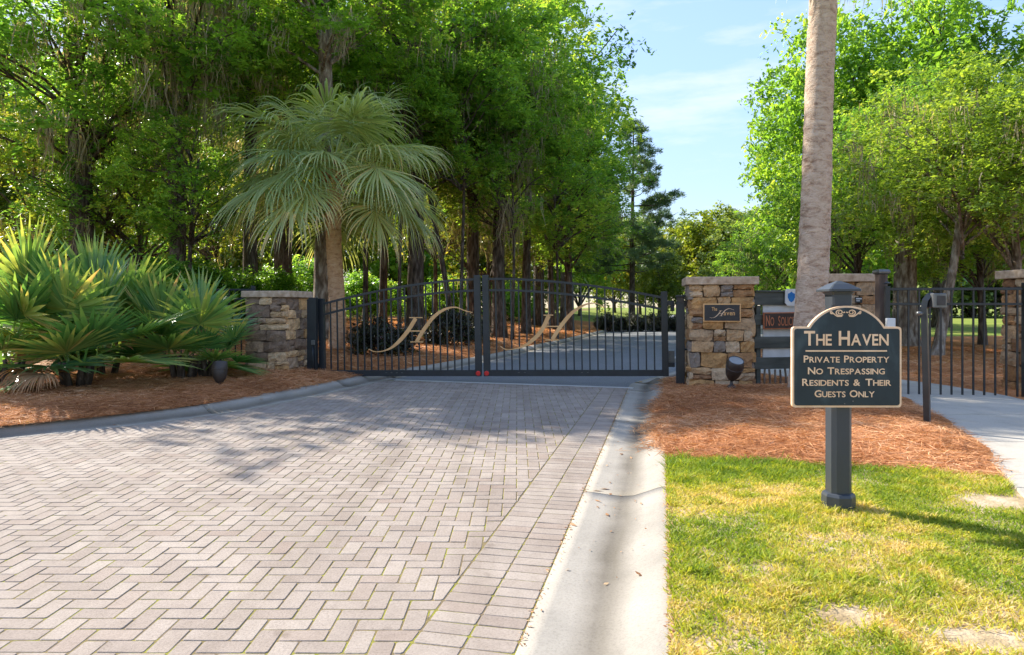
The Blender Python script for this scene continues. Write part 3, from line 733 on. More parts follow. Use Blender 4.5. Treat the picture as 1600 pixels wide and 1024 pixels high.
# ================================================================= lettering
def glyph(ch, bold=0.0, _c={}):
    if (ch, bold) in _c: return _c[(ch, bold)]
    cu = bpy.data.curves.new('g', 'FONT'); cu.body = ch; cu.size = 1; cu.offset = bold; cu.resolution_u = 3
    o = bpy.data.objects.new('g', cu); COL.objects.link(o); bpy.context.view_layer.update()
    me = bpy.data.meshes.new_from_object(o.evaluated_get(bpy.context.evaluated_depsgraph_get()))
    V = [tuple(v.co) for v in me.vertices]; F = [tuple(p.vertices) for p in me.polygons]
    bpy.data.objects.remove(o); bpy.data.curves.remove(cu); bpy.data.meshes.remove(me)
    xs = [v[0] for v in V] or [0, .2]; ys = [v[1] for v in V] or [0, 0]
    _c[(ch, bold)] = (V, F, min(xs), max(xs), min(ys), max(ys)); return _c[(ch, bold)]
CAPH = None
SER = {'T': [(.5, 'b')], 'H': [(.08, 'b'), (.92, 'b'), (.08, 't'), (.92, 't')], 'E': [(.1, 'b'), (.1, 't')], 'A': [(.06, 'b'), (.94, 'b')], 'V': [(.06, 't'), (.94, 't')], 'N': [(.08, 'b'), (.08, 't'), (.92, 't')],
       'P': [(.1, 'b'), (.1, 't')], 'R': [(.1, 'b'), (.1, 't'), (.93, 'b')], 'I': [(.5, 'b'), (.5, 't')], 'Y': [(.06, 't'), (.94, 't'), (.5, 'b')], 'L': [(.1, 't'), (.1, 'b')], 'D': [(.08, 't'), (.08, 'b')], 'U': [(.08, 't'), (.92, 't')],
       'h': [(.1, 'b'), (.9, 'b'), (.1, 't')], 'n': [(.1, 'b'), (.9, 'b')], 'v': [(.06, 't'), (.94, 't')]}
def text_mesh(runs, wx=1.0, bold=.012, track=.10, serif=0.0, space=.75, y0=0, y1=-.003):
    """runs: list of (string, cap height); returns MB in (x, y, z) centred on x=0, baseline z=0, and width"""
    ref = glyph('H', bold)[5]; mb = MB(); words = [mb]; x = 0
    for s, hgt in runs:
        k = hgt / ref
        for ch in s:
            if ch == ' ': x += space * hgt; mb = MB(); words.append(mb); continue
            V, F, a, b, lo, hi = glyph(ch, bold); n = len(V)
            pts = [(x + (v[0] - a) * k * wx, y1, v[1] * k) for v in V]
            mb.add(pts, F)
            if serif:
                for fx, tb in SER.get(ch, []):
                    cx = x + (b - a) * k * wx * fx; cz = hi * k - serif * hgt * .22 if tb == 't' else serif * hgt * .22
                    mb.box((cx, (y0 + y1) / 2 - .0004, cz), (serif * hgt * 2.3, abs(y1 - y0), serif * hgt * .45))
            x += (b - a) * k * wx + track * hgt
    w = x - track * runs[-1][1]
    for q in words: q.v = [(v[0] - w / 2, v[1], v[2]) for v in q.v]
    return words, w
def fit_text(runs, width, **k):
    wx = k.pop('wx', 1.0); words, w = text_mesh(runs, wx=wx, **k); f = width / w
    for q in words: q.v = [(v[0] * f, v[1], v[2]) for v in q.v]
    return words
def build_words(words, mat, parent, loc):
    for q in words: q.build('lettering', mat, parent, loc=loc)

# ================================================================= ENTRANCE SIGN
SX, SY = XW(1321, 3.915), 4.0; sz0 = float(HR(SX, SY)); SZ = lambda py: ZW(py, SY - .11) - sz0
ppm = FPX / (SY - .11)
def sx_(px): return (px - 1321.5) / ppm
es = empty('entrance_sign', (SX, SY, sz0), 0, 'dark teal entrance sign with gold lettering on a post in the lawn', 'sign')
pmb = MB()
def octo(w, c): return [(w / 2, -w / 2 + c), (w / 2, w / 2 - c), (w / 2 - c, w / 2), (-w / 2 + c, w / 2), (-w / 2, w / 2 - c), (-w / 2, -w / 2 + c), (-w / 2 + c, -w / 2), (w / 2 - c, -w / 2)]
def loft(rings):
    mb = MB(); n = len(rings[0][0]); V = [(x, y, z) for poly, z in rings for x, y in poly]
    F = [(i * n + k, i * n + (k + 1) % n, (i + 1) * n + (k + 1) % n, (i + 1) * n + k) for i in range(len(rings) - 1) for k in range(n)] + [tuple(range(n))[::-1], tuple((len(rings) - 1) * n + k for k in range(n))]
    return mb.add(V, F)
M['post_paint'] = noisy('post_paint', [(.028, .034, .042), (.045, .053, .064)], 4, .42, .12, .002, .5, stretch=(1, 1, .3))
pw_ = .118
loft([(octo(pw_, .022), -.15), (octo(pw_, .022), SZ(475))]).build('post', M['post_paint'], es)
loft([(octo(.16, .045), -.02), (octo(.17, .05), .02), (octo(.17, .05), .075), (octo(.158, .046), .09), (octo(pw_ + .01, .025), .094)]).build('base_collar', M['post_paint'], es)
zc = SZ(477)
loft([(octo(.115, .01), zc), (octo(.115, .01), zc + .06), (octo(.135, .01), zc + .075), (octo(.185, .008), zc + .08), (octo(.185, .008), zc + .092), (octo(.10, .006), zc + .122), (octo(.02, .004), zc + .142)]).build('cap', M['post_paint'], es)
# board outline from the photo
zb, zs, zt = SZ(638), SZ(511), SZ(478); xl, xr = sx_(1238), sx_(1410); x1, x2 = sx_(1264), sx_(1384)
def outline(ins):
    b, s = zb + ins, zs - ins; l, r = xl + ins, xr - ins; rr = .018 - ins * .2; P = []
    def corner(cx, cz, a0, a1, rad, n=5): return [(cx + rad * math.cos(a), cz + rad * math.sin(a)) for a in np.linspace(a0, a1, n)]
    P += corner(l + rr, b + rr, math.pi, 1.5 * math.pi, rr) + corner(r - rr, b + rr, 1.5 * math.pi, 2 * math.pi, rr) + corner(r - rr, s - rr, 0, math.pi / 2, rr)
    cx = (x1 + x2) / 2; hw = (x2 - x1) / 2 - ins * .75; top = zt - ins; hh = top - s
    rad = (hw * hw + hh * hh) / (2 * hh); a = math.asin(min(1, hw / rad)); cz = top - rad
    P += [(cx + rad * math.sin(t), cz + rad * math.cos(t)) for t in np.linspace(a, -a, 22)]
    P += corner(l + rr, s - rr, math.pi / 2, math.pi, rr); return P
fy = -pw_ / 2 - .002
MB().prism(outline(0), fy - .022, fy).build('border', M['sign_gold'], es)
o = MB().prism(outline(.0115), fy - .0245, fy - .004).build('panel', M['sign_face'], es)
ty = fy - .0247
def put_text(name, runs, pxl, pxr, py_base, serif=.055, **k):
    build_words(fit_text(runs, (pxr - pxl) / ppm, y0=0, y1=-.0025, serif=serif, **k), M['sign_gold'], es, (sx_((pxl + pxr) / 2), ty, SZ(py_base)))
CH = lambda n: n / ppm
put_text('lettering', [('T', CH(22.5)), ('HE ', CH(17.5)), ('H', CH(22.5)), ('AVEN', CH(17.5))], 1256, 1389, 540, wx=1.22, bold=.020)
MB().box((sx_(1322.5), ty - .001, SZ(549)), (128 / ppm, .003, .0085)).build('rule', M['sign_gold'], es)
put_text('lettering', [('P', CH(10.8)), ('RIVATE ', CH(8.8)), ('P', CH(10.8)), ('ROPERTY', CH(8.8))], 1255.5, 1390, 567, wx=1.25, bold=.018)
put_text('lettering', [('N', CH(10.8)), ('O ', CH(8.8)), ('T', CH(10.8)), ('RESPASSING', CH(8.8))], 1262, 1383, 585.5, wx=1.25, bold=.018)
put_text('lettering', [('R', CH(10.8)), ('ESIDENTS ', CH(8.8)), ('& ', CH(10)), ('T', CH(10.8)), ('HEIR', CH(8.8))], 1253, 1393, 603.5, wx=1.25, bold=.018)
put_text('lettering', [('G', CH(10.8)), ('UESTS ', CH(8.8)), ('O', CH(10.8)), ('NLY', CH(8.8))], 1272.5, 1367, 621.5, wx=1.25, bold=.018)
mb = MB()
for s in (-1, 1):                                     # scroll ornament under the arch
    cx0 = 1321.5; sp = []
    for t in np.linspace(0, 1, 22):
        a = -2.4 + t * 3.2 * math.pi; r = 7.0 * (1 - t * .78); sp.append((sx_(cx0 + s * (9.5 + r * math.cos(a))), SZ(488.5 - r * .75 * math.sin(a))))
    mb.ribbon(sp, list(np.linspace(.0065, .0045, len(sp))), ty - .0035, ty)
    q = catmull([(cx0 + s * 5.5, 494.5), (cx0 + s * 13, 494.5), (cx0 + s * 19.5, 490), (cx0 + s * 23.5, 486.5), (cx0 + s * 23.2, 490), (cx0 + s * 20.5, 490.5)], 5)
    q = [(sx_(p[0]), SZ(p[1])) for p in q]; mb.ribbon(q, [.006] * len(q), ty - .0030, ty)
    q = [(sx_(cx0 + s * 1), SZ(488)), (sx_(cx0 + s * 4), SZ(489))]; mb.ribbon(q, [.008, .005], ty - .0026, ty)
mb.build('scroll_ornament', M['sign_gold'], es)
for px in (1320, 1333): MB().lathe([(.004, 0), (.004, .003)], 8).build('screw', M['metal_grey'], es, rot=(R(90), 0, 0), loc=(sx_(px), ty, SZ(632 if px == 1320 else 628)))

# ================================================================= PLAQUE on the right pillar
pm = Matrix.Rotation(GA, 4, 'Z'); pf = .75 / 2 + .055
pl = empty('name_plaque', tuple(Vector(PR) + (pm @ Vector((XW(1130, 9.85) - PR[0] + .06, -pf, 0))) + Vector((0, 0, ZW(489, 9.83) - PR[2]))), GA, 'small black and gold name plaque on the tan stone pillar', 'plaque')
MB().bbox((0, 0, 0), (.525, .03, .265), .005).build('frame', M['gold'], pl)
MB().box((0, -.0175, 0), (.49, .004, .23)).build('panel', M['plaque'], pl)
mb = fit_text([('The', .052)], .075, y0=0, y1=-.002, serif=.06, wx=.9); build_words(mb, M['gold'], pl, (-.105, -.0198, .030))
mb = fit_text([('aven', .066)], .155, y0=0, y1=-.002, serif=.06, wx=.9); build_words(mb, M['gold'], pl, (.10, -.0198, -.035))
def sc_pts(P, f, ox, oz): return [(p[0] * f + ox, p[1] * f + oz) for p in P]
e = EMB[0]; cu = sum(p[0] for p in e[0] + e[1]) / 13; cz = sum(p[1] for p in e[0] + e[1]) / 13; kf = .185
tr = lambda P: [((p[0] - cu) * kf - .005, (p[1] - cz) * kf - .005) for p in P]
mb = MB(); q1 = catmull(tr(e[0]), 6); q2 = catmull(tr(e[1]), 6)
mb.ribbon([tuple(p) for p in q1], [.004 + .008 * ss(.25, .75, i / len(q1)) for i in range(len(q1))], -.0225, -.0198)
mb.ribbon([tuple(p) for p in q2], [.012 - .008 * ss(.25, .8, i / len(q2)) for i in range(len(q2))], -.0224, -.0198)
mb.ribbon(tr(e[3]), [.005, .005], -.0223, -.0198)
for s_ in e[2]: mb.ribbon(tr(s_), [.004, .004], -.0226, -.0198)
mb.build('script_letter', M['sign_gold'], pl)

# ================================================================= spotlights
def spotlight(loc, label, tilt, s=1.0, rz=0):
    root = empty('landscape_spotlight', loc, rz, label, 'spotlight', 'bronze landscape spotlights'); root.scale = (s, s, s)
    MB().lathe([(.055, 0), (.07, .015), (.065, .05), (.03, .07), (.022, .10), (.022, .16)], 16).build('base', M['bronze'], root, True)
    h = MB().lathe([(.03, -.02), (.06, .0), (.10, .07), (.118, .15), (.122, .24), (.112, .33), (.105, .335), (.10, .29)], 20).build('housing', M['bronze'], root, True, loc=(0, 0, .16), rot=tilt)
    MB().lathe([(.099, .315), (.100, .325)], 20).build('lens', M['white_glass'], h)
    MB().lathe([(.118, .195), (.126, .2), (.126, .21), (.118, .215)], 20).build('ring', M['bronze'], h)
    return root
x_, y_ = XW(1143, 9.2), 9.2; spotlight((x_, y_, float(HR(x_, y_)) - .01), 'bronze spotlight aimed up at the plaque on the tan pillar', (R(31), R(3), 0), .92)
x_, y_ = XW(343, 9.55), 9.55; spotlight((x_, y_, float(HL(x_, y_)) - .10), 'round bronze spotlight beside the palmettos in the left bed', (R(-10), R(-3), 0), .86)

# ================================================================= RAIL FENCE with signs (between pillars)
fy0, fy1 = 10.05, 10.3
fx0, fx1 = XW(1180, fy0) - .02, XW(1296, fy1); fyaw = math.atan2(fy1 - fy0, fx1 - fx0); fl = math.hypot(fx1 - fx0, fy1 - fy0)
rf = empty('rail_fence', (fx0, fy0, .09), fyaw, 'dark board rail fence between the plaque pillar and the palm', 'fence')
ym = (fy0 + fy1) / 2; fz = lambda py: ZW(py, ym) - .09
for a, b in ((457, 477), (492, 508), (526, 544), (558, 576)):
    MB().bbox((fl / 2, 0, (fz(a) + fz(b)) / 2), (fl, .035, fz(a) - fz(b)), .004).build('board', M['fence_dark'], rf)
for x in (.09, fl - .1): MB().bbox((x, .055, .58), (.07, .07, 1.2), .004).build('post', M['fence_dark'], rf)
MB().bbox((fl / 2, .0, fz(455.5)), (fl, .10, .022), .004).build('top_board', M['fence_dark'], rf)
wp = tag(MB().bbox((0, 0, 0), (fl - .16, .02, fz(472) - fz(572)), .003).build('backing_panel', M['white'], None, loc=tuple(rf.matrix_basis @ Vector((fl / 2 + .08, .028, (fz(472) + fz(572)) / 2)))), 'pale grey panel fixed behind the dark fence boards', 'panel'); wp.rotation_euler = (0, 0, fyaw)
for k in range(15):
    x = .03 + k * (fl - .04) / 14; h = fz(576) - .02 + random.uniform(-.02, .03)
    MB().tube([(x, .05 + random.uniform(-.012, .012), -.12), (x + random.uniform(-.008, .008), .05, h * .5), (x + random.uniform(-.01, .01), .05, h)], [.017, .016, .015], 7).build('picket', M['wood_picket'], rf, True)
ns = empty('no_soliciting_sign', tuple(rf.matrix_basis @ Vector((.47, -.05, (fz(488) + fz(514)) / 2))), fyaw, 'brown sign with copper letters NO SOLICITING on the fence', 'sign')
ns.rotation_euler = (0, R(-.6), fyaw)
w_ = .70; h_ = fz(488) - fz(514)
MB().bbox((0, 0, 0), (w_, .024, h_), .004).build('frame', M['copper'], ns); MB().box((0, -.013, 0), (w_ - .03, .004, h_ - .03)).build('panel', M['sign_brown'], ns)
mb = fit_text([('N', .15), ('O ', .125), ('S', .14), ('OLICITING', .125)], w_ - .07, y0=0, y1=-.003, serif=.06, wx=.7, bold=.008); build_words(mb, M['copper'], ns, (0, -.0153, -.072))
ss_ = empty('security_sign', tuple(rf.matrix_basis @ Vector((XW(1234, ym) - fx0, -.045, fz(465)))), fyaw, 'small white sign with a blue shield on the fence top', 'sign')
MB().prism([(-.1, .09), (-.075, .125), (.075, .125), (.1, .09), (.1, -.08), (.06, -.125), (-.06, -.125), (-.1, -.08)], -.006, .006).build('plate', M['white'], ss_)
MB().prism([(-.055, .055), (-.025, .065), (0, .085), (.025, .065), (.055, .055), (.058, .0), (.035, -.05), (0, -.075), (-.035, -.05), (-.058, 0)], -.011, -.0062).build('shield', M['blue'], ss_)
# wood post beside pillar 3, plate on that pillar, lock box
wpost = empty('fence_post', (XW(1377, 9.35), 9.35, float(HR(XW(1377, 9.35), 9.35))), R(3), 'brown square wooden post with a flat grey cap behind the entrance sign', 'post')
zt_ = ZW(421, 9.35) - wpost.location.z
MB().bbox((0, 0, (zt_ - .09) / 2), (.115, .115, zt_ + .02), .004).build('post', M['wood_post'], wpost)
loft([(octo(.125, .004), zt_ - .07), (octo(.165, .004), zt_ - .055), (octo(.17, .004), zt_ - .035), (octo(.14, .004), zt_ - .005), (octo(.03, .002), zt_)]).build('cap', M['metal_grey'], wpost)
npl = empty('house_plate', (XW(1341, 9.8), 9.79, ZW(469, 9.8)), R(-4), 'small black plate with white marks on the half hidden pillar', 'plate')
MB().bbox((0, 0, 0), (.10, .02, .085), .003).build('plate', M['metal_black'], npl)
MB().box((0, -.0105, .018), (.08, .002, .018)).build('mark', M['white'], npl); MB().box((-.012, -.0105, -.012), (.05, .002, .012)).build('mark', M['white'], npl)

# ================================================================= WALK-IN GATE
gx0, gy0, gx1, gy1 = XW(1386, 9.15), 9.15, XW(1600, 8.95), 8.95
gl = math.hypot(gx1 - gx0, gy1 - gy0); gw = math.atan2(gy1 - gy0, gx1 - gx0)
wg = empty('walk_in_gate', (gx0, gy0, .09), gw, 'black metal bar gate across the footpath at right', 'gate')
zt2 = ZW(452, 9.1) - .09; zb2 = ZW(625, 9.1) - .09
MB().bbox((0, 0, (zt2 + .04) / 2 - .03), (.06, .06, zt2 + .10), .003).build('post', M['metal_black'], wg)
MB().bbox((gl + .02, 0, (zt2 + .05) / 2 - .03), (.07, .07, zt2 + .17), .003).build('post', M['metal_black'], wg)
MB().lathe([(.042, 0), (.045, .012), (.02, .03)], 10).build('post_cap', M['metal_black'], wg, loc=(0, 0, zt2 + .07))
for z, t in ((zt2, .035), (zt2 - .20, .032), (zb2 + .03, .035)): MB().bbox((gl / 2, 0, z), (gl - .05, .032, t), .003).build('rail', M['metal_black'], wg)
for k in range(1, 13):
    x = gl * k / 12.6; MB().box((x, 0, (zt2 + zb2 + .03) / 2), (.020, .020, zt2 - zb2 - .06)).build('bar', M['metal_black'], wg)
MB().bbox((.02, -.055, ZW(505, 9.1) - .09), (.11, .06, .13), .006).build('lock_box', M['white'], wg)
# card reader on a bent post
cx, cy = XW(1449.5, 6.45), 6.45; czb = float(HR(cx, cy))
cr = empty('card_reader_post', (cx, cy, czb), 0, 'dark bent post carrying a grey card reader beside the footpath', 'card reader')
zz = lambda py: ZW(py, cy) - czb
pts = [(0, 0, -.15), (-.012, 0, .3), (-.030, 0, zz(500)), (-.032, 0, zz(482)), (-.022, -.005, zz(470)), (.005, -.01, zz(463.5)), (.045, -.01, zz(462.5))]
mb = MB(); mb.tube(pts, .036, 4); mb.build('post', M['metal_black'], cr)
MB().bbox((.07, -.03, zz(470)), (.125, .10, .135), .008).build('reader_box', M['metal_grey'], cr)
MB().bbox((.078, -.081, zz(470)), (.082, .006, .09), .002).build('screen', M['plaque'], cr)
MB().tube([(-.10, 0, zz(490)), (-.03, 0, zz(490))], .02, 10).build('side_button', M['metal_grey'], cr, True)
# iron fence behind the left pillar
ix0, ix1, iy = XW(255, 12.6), XW(396, 12.6), 12.6
il = ix1 - ix0; ife = empty('iron_fence', (ix0, iy, float(HL(ix1 - .4, iy))), 0, 'black iron bar fence running left behind the left pillar', 'fence')
izt = ZW(453, iy) - ife.location.z
for z in (izt, izt - .17, .1): MB().bbox((il / 2, 0, z), (il, .03, .032), .003).build('rail', M['metal_black'], ife)
MB().bbox((il, 0, izt / 2), (.07, .07, izt + .14), .004).build('post', M['metal_black'], ife); MB().bbox((0, 0, izt / 2), (.07, .07, izt + .14), .004).build('post', M['metal_black'], ife)
for k in range(1, 15): MB().box((il * k / 15, 0, izt / 2 + .04), (.02, .02, izt - .1)).build('bar', M['metal_black'], ife)

#@@SPLIT2
ORD = ['first', 'second', 'third', 'fourth', 'fifth', 'sixth', 'seventh', 'eighth', 'ninth', 'tenth', 'eleventh', 'twelfth', 'thirteenth']
# ================================================================= VEGETATION
def leaf_quads(C, D, N, l, w):
    """rhombus leaves: centres, directions, normals"""
    S = np.cross(D, N); S /= np.linalg.norm(S, axis=1, keepdims=True) + 1e-9
    l = np.asarray(l)[:, None]; w = np.asarray(w)[:, None]
    V = np.stack([C - D * l / 2, C + S * w / 2 + D * l * .06, C + D * l / 2, C - S * w / 2 + D * l * .06], 1).reshape(-1, 3)
    return V, np.arange(len(V)).reshape(-1, 4)
def unit(n, r):
    v = r.normal(size=(n, 3)); return v / np.linalg.norm(v, axis=1, keepdims=True)
def clumps_to_mesh(name, C, cr, per, leaf, mat, r, flat=.5, tvar=.75, upw=.55, hang=0.0):
    K = max(5, per // 14); nt_ = len(C) * K; m = max(6, per // K); tid = np.repeat(np.arange(nt_), m); cid = tid // K; n = len(tid)
    TD = unit(nt_, r); TD[:, 2] = TD[:, 2] * flat * 1.1 + .05; TD /= np.linalg.norm(TD, axis=1, keepdims=True)
    TL = r.uniform(.55, 1.25, nt_) * np.asarray(cr)[np.arange(nt_) // K]; TO = r.normal(size=(nt_, 3)) * .22 * np.asarray(cr)[np.arange(nt_) // K][:, None]
    t = r.uniform(.12, 1.0, n) ** .8; P = C[cid] + TO[tid] + TD[tid] * (TL[tid] * t)[:, None]
    P[:, 2] -= .16 * TL[tid] * t * t; P += r.normal(size=(n, 3)) * (.045 * leaf[0] / .12)
    N = unit(n, r) * (1 - upw) + np.array([0, 0, 1.0]) * upw; N /= np.linalg.norm(N, axis=1, keepdims=True)
    D = TD[tid] + .85 * unit(n, r); D[:, 2] -= .25 + hang; D -= N * np.sum(D * N, 1, keepdims=True); D /= np.linalg.norm(D, axis=1, keepdims=True) + 1e-9
    sz = np.clip(np.exp(r.normal(-.02, .33, n)), .45, 1.9) * leaf[0]; V, F = leaf_quads(P, D, N, sz, sz * leaf[1] / leaf[0] * r.uniform(.8, 1.2, n))
    tc = r.uniform(.5 - tvar / 2, .5 + tvar / 2, len(C)); tw = r.normal(0, .10, nt_); T = np.clip(tc[cid] + tw[tid] + r.normal(0, .10, n) + .12 * (t - .6), 0, 1)
    return np_mesh(name, V, F, mat, T)
def strips_mesh(name, P, Ln, w, mat, r, sway=.12):
    """hanging strands, each of three tapering segments"""
    n = len(P); ang = r.uniform(0, math.pi, n); S = np.stack([np.cos(ang), np.sin(ang), np.zeros(n)], 1); pts = [P]
    q = P.copy()
    for k in range(3):
        q = q + np.stack([r.normal(0, sway, n) * Ln / 3, r.normal(0, sway, n) * Ln / 3, -Ln / 3], 1); pts.append(q)
    W = [w * .7, w, w * .75, w * .12]; V = np.stack([x for p, ww in zip(pts, W) for x in (p + S * ww / 2, p - S * ww / 2)], 1).reshape(-1, 3)
    b = np.arange(n)[:, None] * 8; F = np.concatenate([b + np.array([[2 * k, 2 * k + 1, 2 * k + 3, 2 * k + 2]]) for k in range(3)], 0)
    T = np.tile(np.clip(r.normal(.5, .22, n), 0, 1), 3)
    return np_mesh(name, V, F, mat, T)
def limb_pts(a, b, r, sag=.12, n=5):
    a, b = np.array(a, float), np.array(b, float); L = np.linalg.norm(b - a); out = []
    for t in np.linspace(0, 1, n):
        p = a + (b - a) * t; p[2] += L * sag * math.sin(math.pi * t) * .8; p += r.normal(0, L * .025, 3) * math.sin(math.pi * t); out.append(p)
    return out
def make_proto(seed, Rr, Hh, nclump, per, leaf, clump_r, moss=0, shape=1.0, inner=.4, flat=.5, limbs=26, zlow=-.75, gaps=.0, hang=.0, upw=.55):
    """crown centred on the origin, half height Hh, radius Rr -> meshes"""
    r = np.random.default_rng(seed); n0 = nclump * 4
    D = unit(n0, r); D = D[D[:, 2] > zlow]
    lump = .72 + .45 * vnoise(D[:, 0] * 2 + D[:, 2] * 1.3, D[:, 1] * 2 - D[:, 2] * 1.7 + seed, 1.1)
    rad = (inner + (1 - inner) * r.random(len(D)) ** .55) * lump
    if gaps: k = vnoise(D[:, 0] * 3 + 5, D[:, 1] * 3 + D[:, 2] * 3 + seed * 2.1, 1.0) > gaps; D, rad = D[k], rad[k]
    D, rad = D[:nclump], rad[:nclump]
    taper = 1 - (1 - shape) * np.clip(D[:, 2], 0, 1)
    C = D * rad[:, None] * np.array([Rr, Rr, Hh]); C[:, 0] *= taper; C[:, 1] *= taper
    cr = r.uniform(.7, 1.35, len(C)) * clump_r
    leaves = clumps_to_mesh('crown', C, cr, per, leaf, M['leaf_mid'], r, flat, hang=hang, upw=upw)
    mb = MB(); idx = r.choice(len(C), min(limbs, len(C)), replace=False)
    for i in idx:
        c = C[i]; z0 = max(-Hh * .95, c[2] - .35 * Hh - .45 * math.hypot(c[0], c[1]) * .6); z0 = min(z0, Hh * .6)
        pts = limb_pts((0, 0, z0), c, r); rb = .012 * Rr * (1.2 - .5 * (z0 + Hh) / (2 * Hh)) + .006
        mb.tube(pts, list(np.linspace(rb, .012, 5)), 5, False)
        for _ in range(2):
            j = int(np.argmin(np.linalg.norm(C - c, axis=1) + r.uniform(0, Rr * .5, len(C)) + (np.arange(len(C)) == i) * 99))
            mb.tube(limb_pts(pts[2], C[j], r, n=4), list(np.linspace(rb * .5, .008, 4)), 4, False)
    lm = mb.mesh('limbs', M['bark'], True)
    mm = None
    if moss:
        idx = r.choice(len(C), min(moss, len(C)), replace=False); Ps = []; Ls = []
        for i in idx:
            k = int(r.integers(16, 40)); base = C[i] * np.array([.85, .85, 1]); sp = r.uniform(.10, .32); off = r.normal(0, 1, (k, 3)) * np.array([sp, sp, .10])
            Ps.append(base + off); Ls.append(r.uniform(.25, 1.0, k) * r.uniform(.6, 1.7) * np.exp(-np.hypot(off[:, 0], off[:, 1]) / (sp * 2.2)))
        mm = strips_mesh('moss', np.concatenate(Ps), np.concatenate(Ls), .024, M['moss'], r, .2)
    return dict(leaves=leaves, limbs=lm, moss=mm, R=Rr, H=Hh)
PROTO = {
    'oakA': make_proto(1, 3.5, 3.2, 215, 126, (.135, .058), .62, moss=55, zlow=-.8, gaps=.36),
    'oakB': make_proto(2, 3.5, 3.2, 215, 126, (.135, .058), .62, moss=65, zlow=-.9, gaps=.38),
    'full': make_proto(12, 3.5, 3.4, 420, 126, (.14, .064), .70, moss=24, zlow=-.95, gaps=.16, inner=.3),
    'gum': make_proto(3, 3.4, 5.0, 400, 126, (.125, .058), .62, moss=18, zlow=-.95, shape=.85, gaps=.22, flat=.4),
    'airy': make_proto(4, 3.2, 3.0, 150, 112, (.135, .06), .56, moss=30, zlow=-.9, gaps=.34),
    'bush': make_proto(5, 2.6, 2.6, 300, 168, (.08, .038), .48, moss=34, zlow=-.6, gaps=.2, flat=.55),
    'far': make_proto(6, 4.0, 4.0, 240, 98, (.25, .13), .85, moss=0, zlow=-.9, gaps=.15),
    'shrub': make_proto(7, .75, .5, 150, 120, (.055, .028), .17, moss=0, zlow=-.5, limbs=14, inner=.3, flat=.8),
    'low': make_proto(8, 1.5, 1.1, 150, 130, (.10, .05), .40, moss=0, zlow=-.5, limbs=16, gaps=.25),
}
def setmat(o, mat):
    o.material_slots[0].link = 'OBJECT'; o.material_slots[0].material = mat
def trunk_mesh(h, r0, r1, seed, lean=(0, 0), bend=.15, flare=1.5, n=11, rings=14, fork=None, mat=None):
    r = np.random.default_rng(seed); mb = MB(); pts = []; rad = []
    for t in np.linspace(0, 1, rings):
        pts.append((lean[0] * t + bend * math.sin(t * 3 + seed) * t, lean[1] * t + bend * math.cos(t * 2.3 + seed) * t, -.3 + (h + .3) * t))
        rad.append((r0 + (r1 - r0) * t) * (1 + (flare - 1) * math.exp(-t * h / .45)) * (1 + r.normal(0, .025)))
    mb.tube(pts, rad, n); top = pts[-1]
    me = mb.mesh('trunk', mat or M['bark'], True); return me, top
def tree(name, label, px, Y, proto, crown_z, crown_s, mat, tr=(.22, .1), seed=1, lean=(0, 0), group='trees of the left wood', bark=None, trunk_top=None, off=(0, 0), moss=True, rz=None, X=None):
    """crown_z: crown centre above the ground sheet's zero; crown_s: (horizontal, vertical) scale of the prototype"""
    x = XW(px, Y) if X is None else X; z0 = H(x, Y); root = empty(name, (x, Y, z0), 0, label, 'tree', group)
    P = PROTO[proto]; cz = crown_z - z0; th = trunk_top if trunk_top else cz + P['H'] * crown_s[1] * .35
    me, top = trunk_mesh(th, tr[0], tr[1], seed, lean, mat=bark); obj('trunk', me, root)
    r = np.random.default_rng(seed); a = r.uniform(0, 6.28) if rz is None else rz
    c = (lean[0] * cz / th + off[0], lean[1] * cz / th + off[1], cz); s = (crown_s[0], crown_s[0] * r.uniform(.92, 1.08), crown_s[1])
    o = obj('crown', P['leaves'], root, c, (0, 0, a), s); setmat(o, M[mat])
    l = obj('limbs', P['limbs'], root, c, (0, 0, a), s)
    if bark: setmat(l, bark)
    if P['moss'] and moss: obj('moss', P['moss'], root, c, (0, 0, a), s)['kind'] = 'stuff'
    return root
#          name, label, px, Y, proto, crown z, scale, material, trunk radii, seed
W = 'trees of the left wood'
tree('oak_tree', 'mossy oak with thick dark trunk above the left palmettos', 125, 17.2, 'oakB', 7.2, (1.1, .85), 'leaf_dark', (.32, .2), 1)
tree('oak_tree', 'mossy oak with bare dark trunk left of the fan palm', 278, 17.0, 'oakA', 8.2, (.98, .85), 'leaf_mid', (.21, .15), 2)
tree('oak_tree', 'slim oak whose trunk rises left of the left stone pillar', 393, 20, 'oakB', 9.4, (.95, .95), 'leaf_dark', (.22, .14), 4)
tree('oak_tree', 'oak with stout trunk rising straight behind the left stone pillar', 443, 23, 'oakA', 10.3, (1.05, 1.1), 'leaf_mid', (.32, .2), 5)
tree('oak_tree', 'pale barked oak trunk touching the fan palm trunk', 503, 17.4, 'oakB', 9.6, (.9, .8), 'leaf_mid', (.24, .16), 6, bark=M['bark_light'], trunk_top=8)
tree('oak_tree', 'tall oak behind the left gate leaf, right of the fan palm', 648, 21, 'oakA', 9.8, (1.0, 1.05), 'leaf_mid', (.27, .18), 7)
tree('oak_tree', 'mossy oak near the meeting stiles of the gate', 738, 25, 'oakB', 10.5, (1.05, 1.15), 'leaf_mid', (.26, .16), 8)
tree('gum_tree', 'tall leafy tree whose broad crown edges the sky', 842, 33, 'gum', 11.8, (1.5, 1.66), 'leaf_mid', (.28, .15), 9)
tree('gum_tree', 'leafy tree with low boughs over the right gate leaf', 890, 30, 'gum', 6.6, (.92, .80), 'leaf_mid', (.2, .1), 10)
tree('gum_tree', 'smaller leafy tree beside the drive left of the pine', 880, 40, 'gum', 8.0, (.80, .95), 'leaf_mid', (.2, .1), 21)
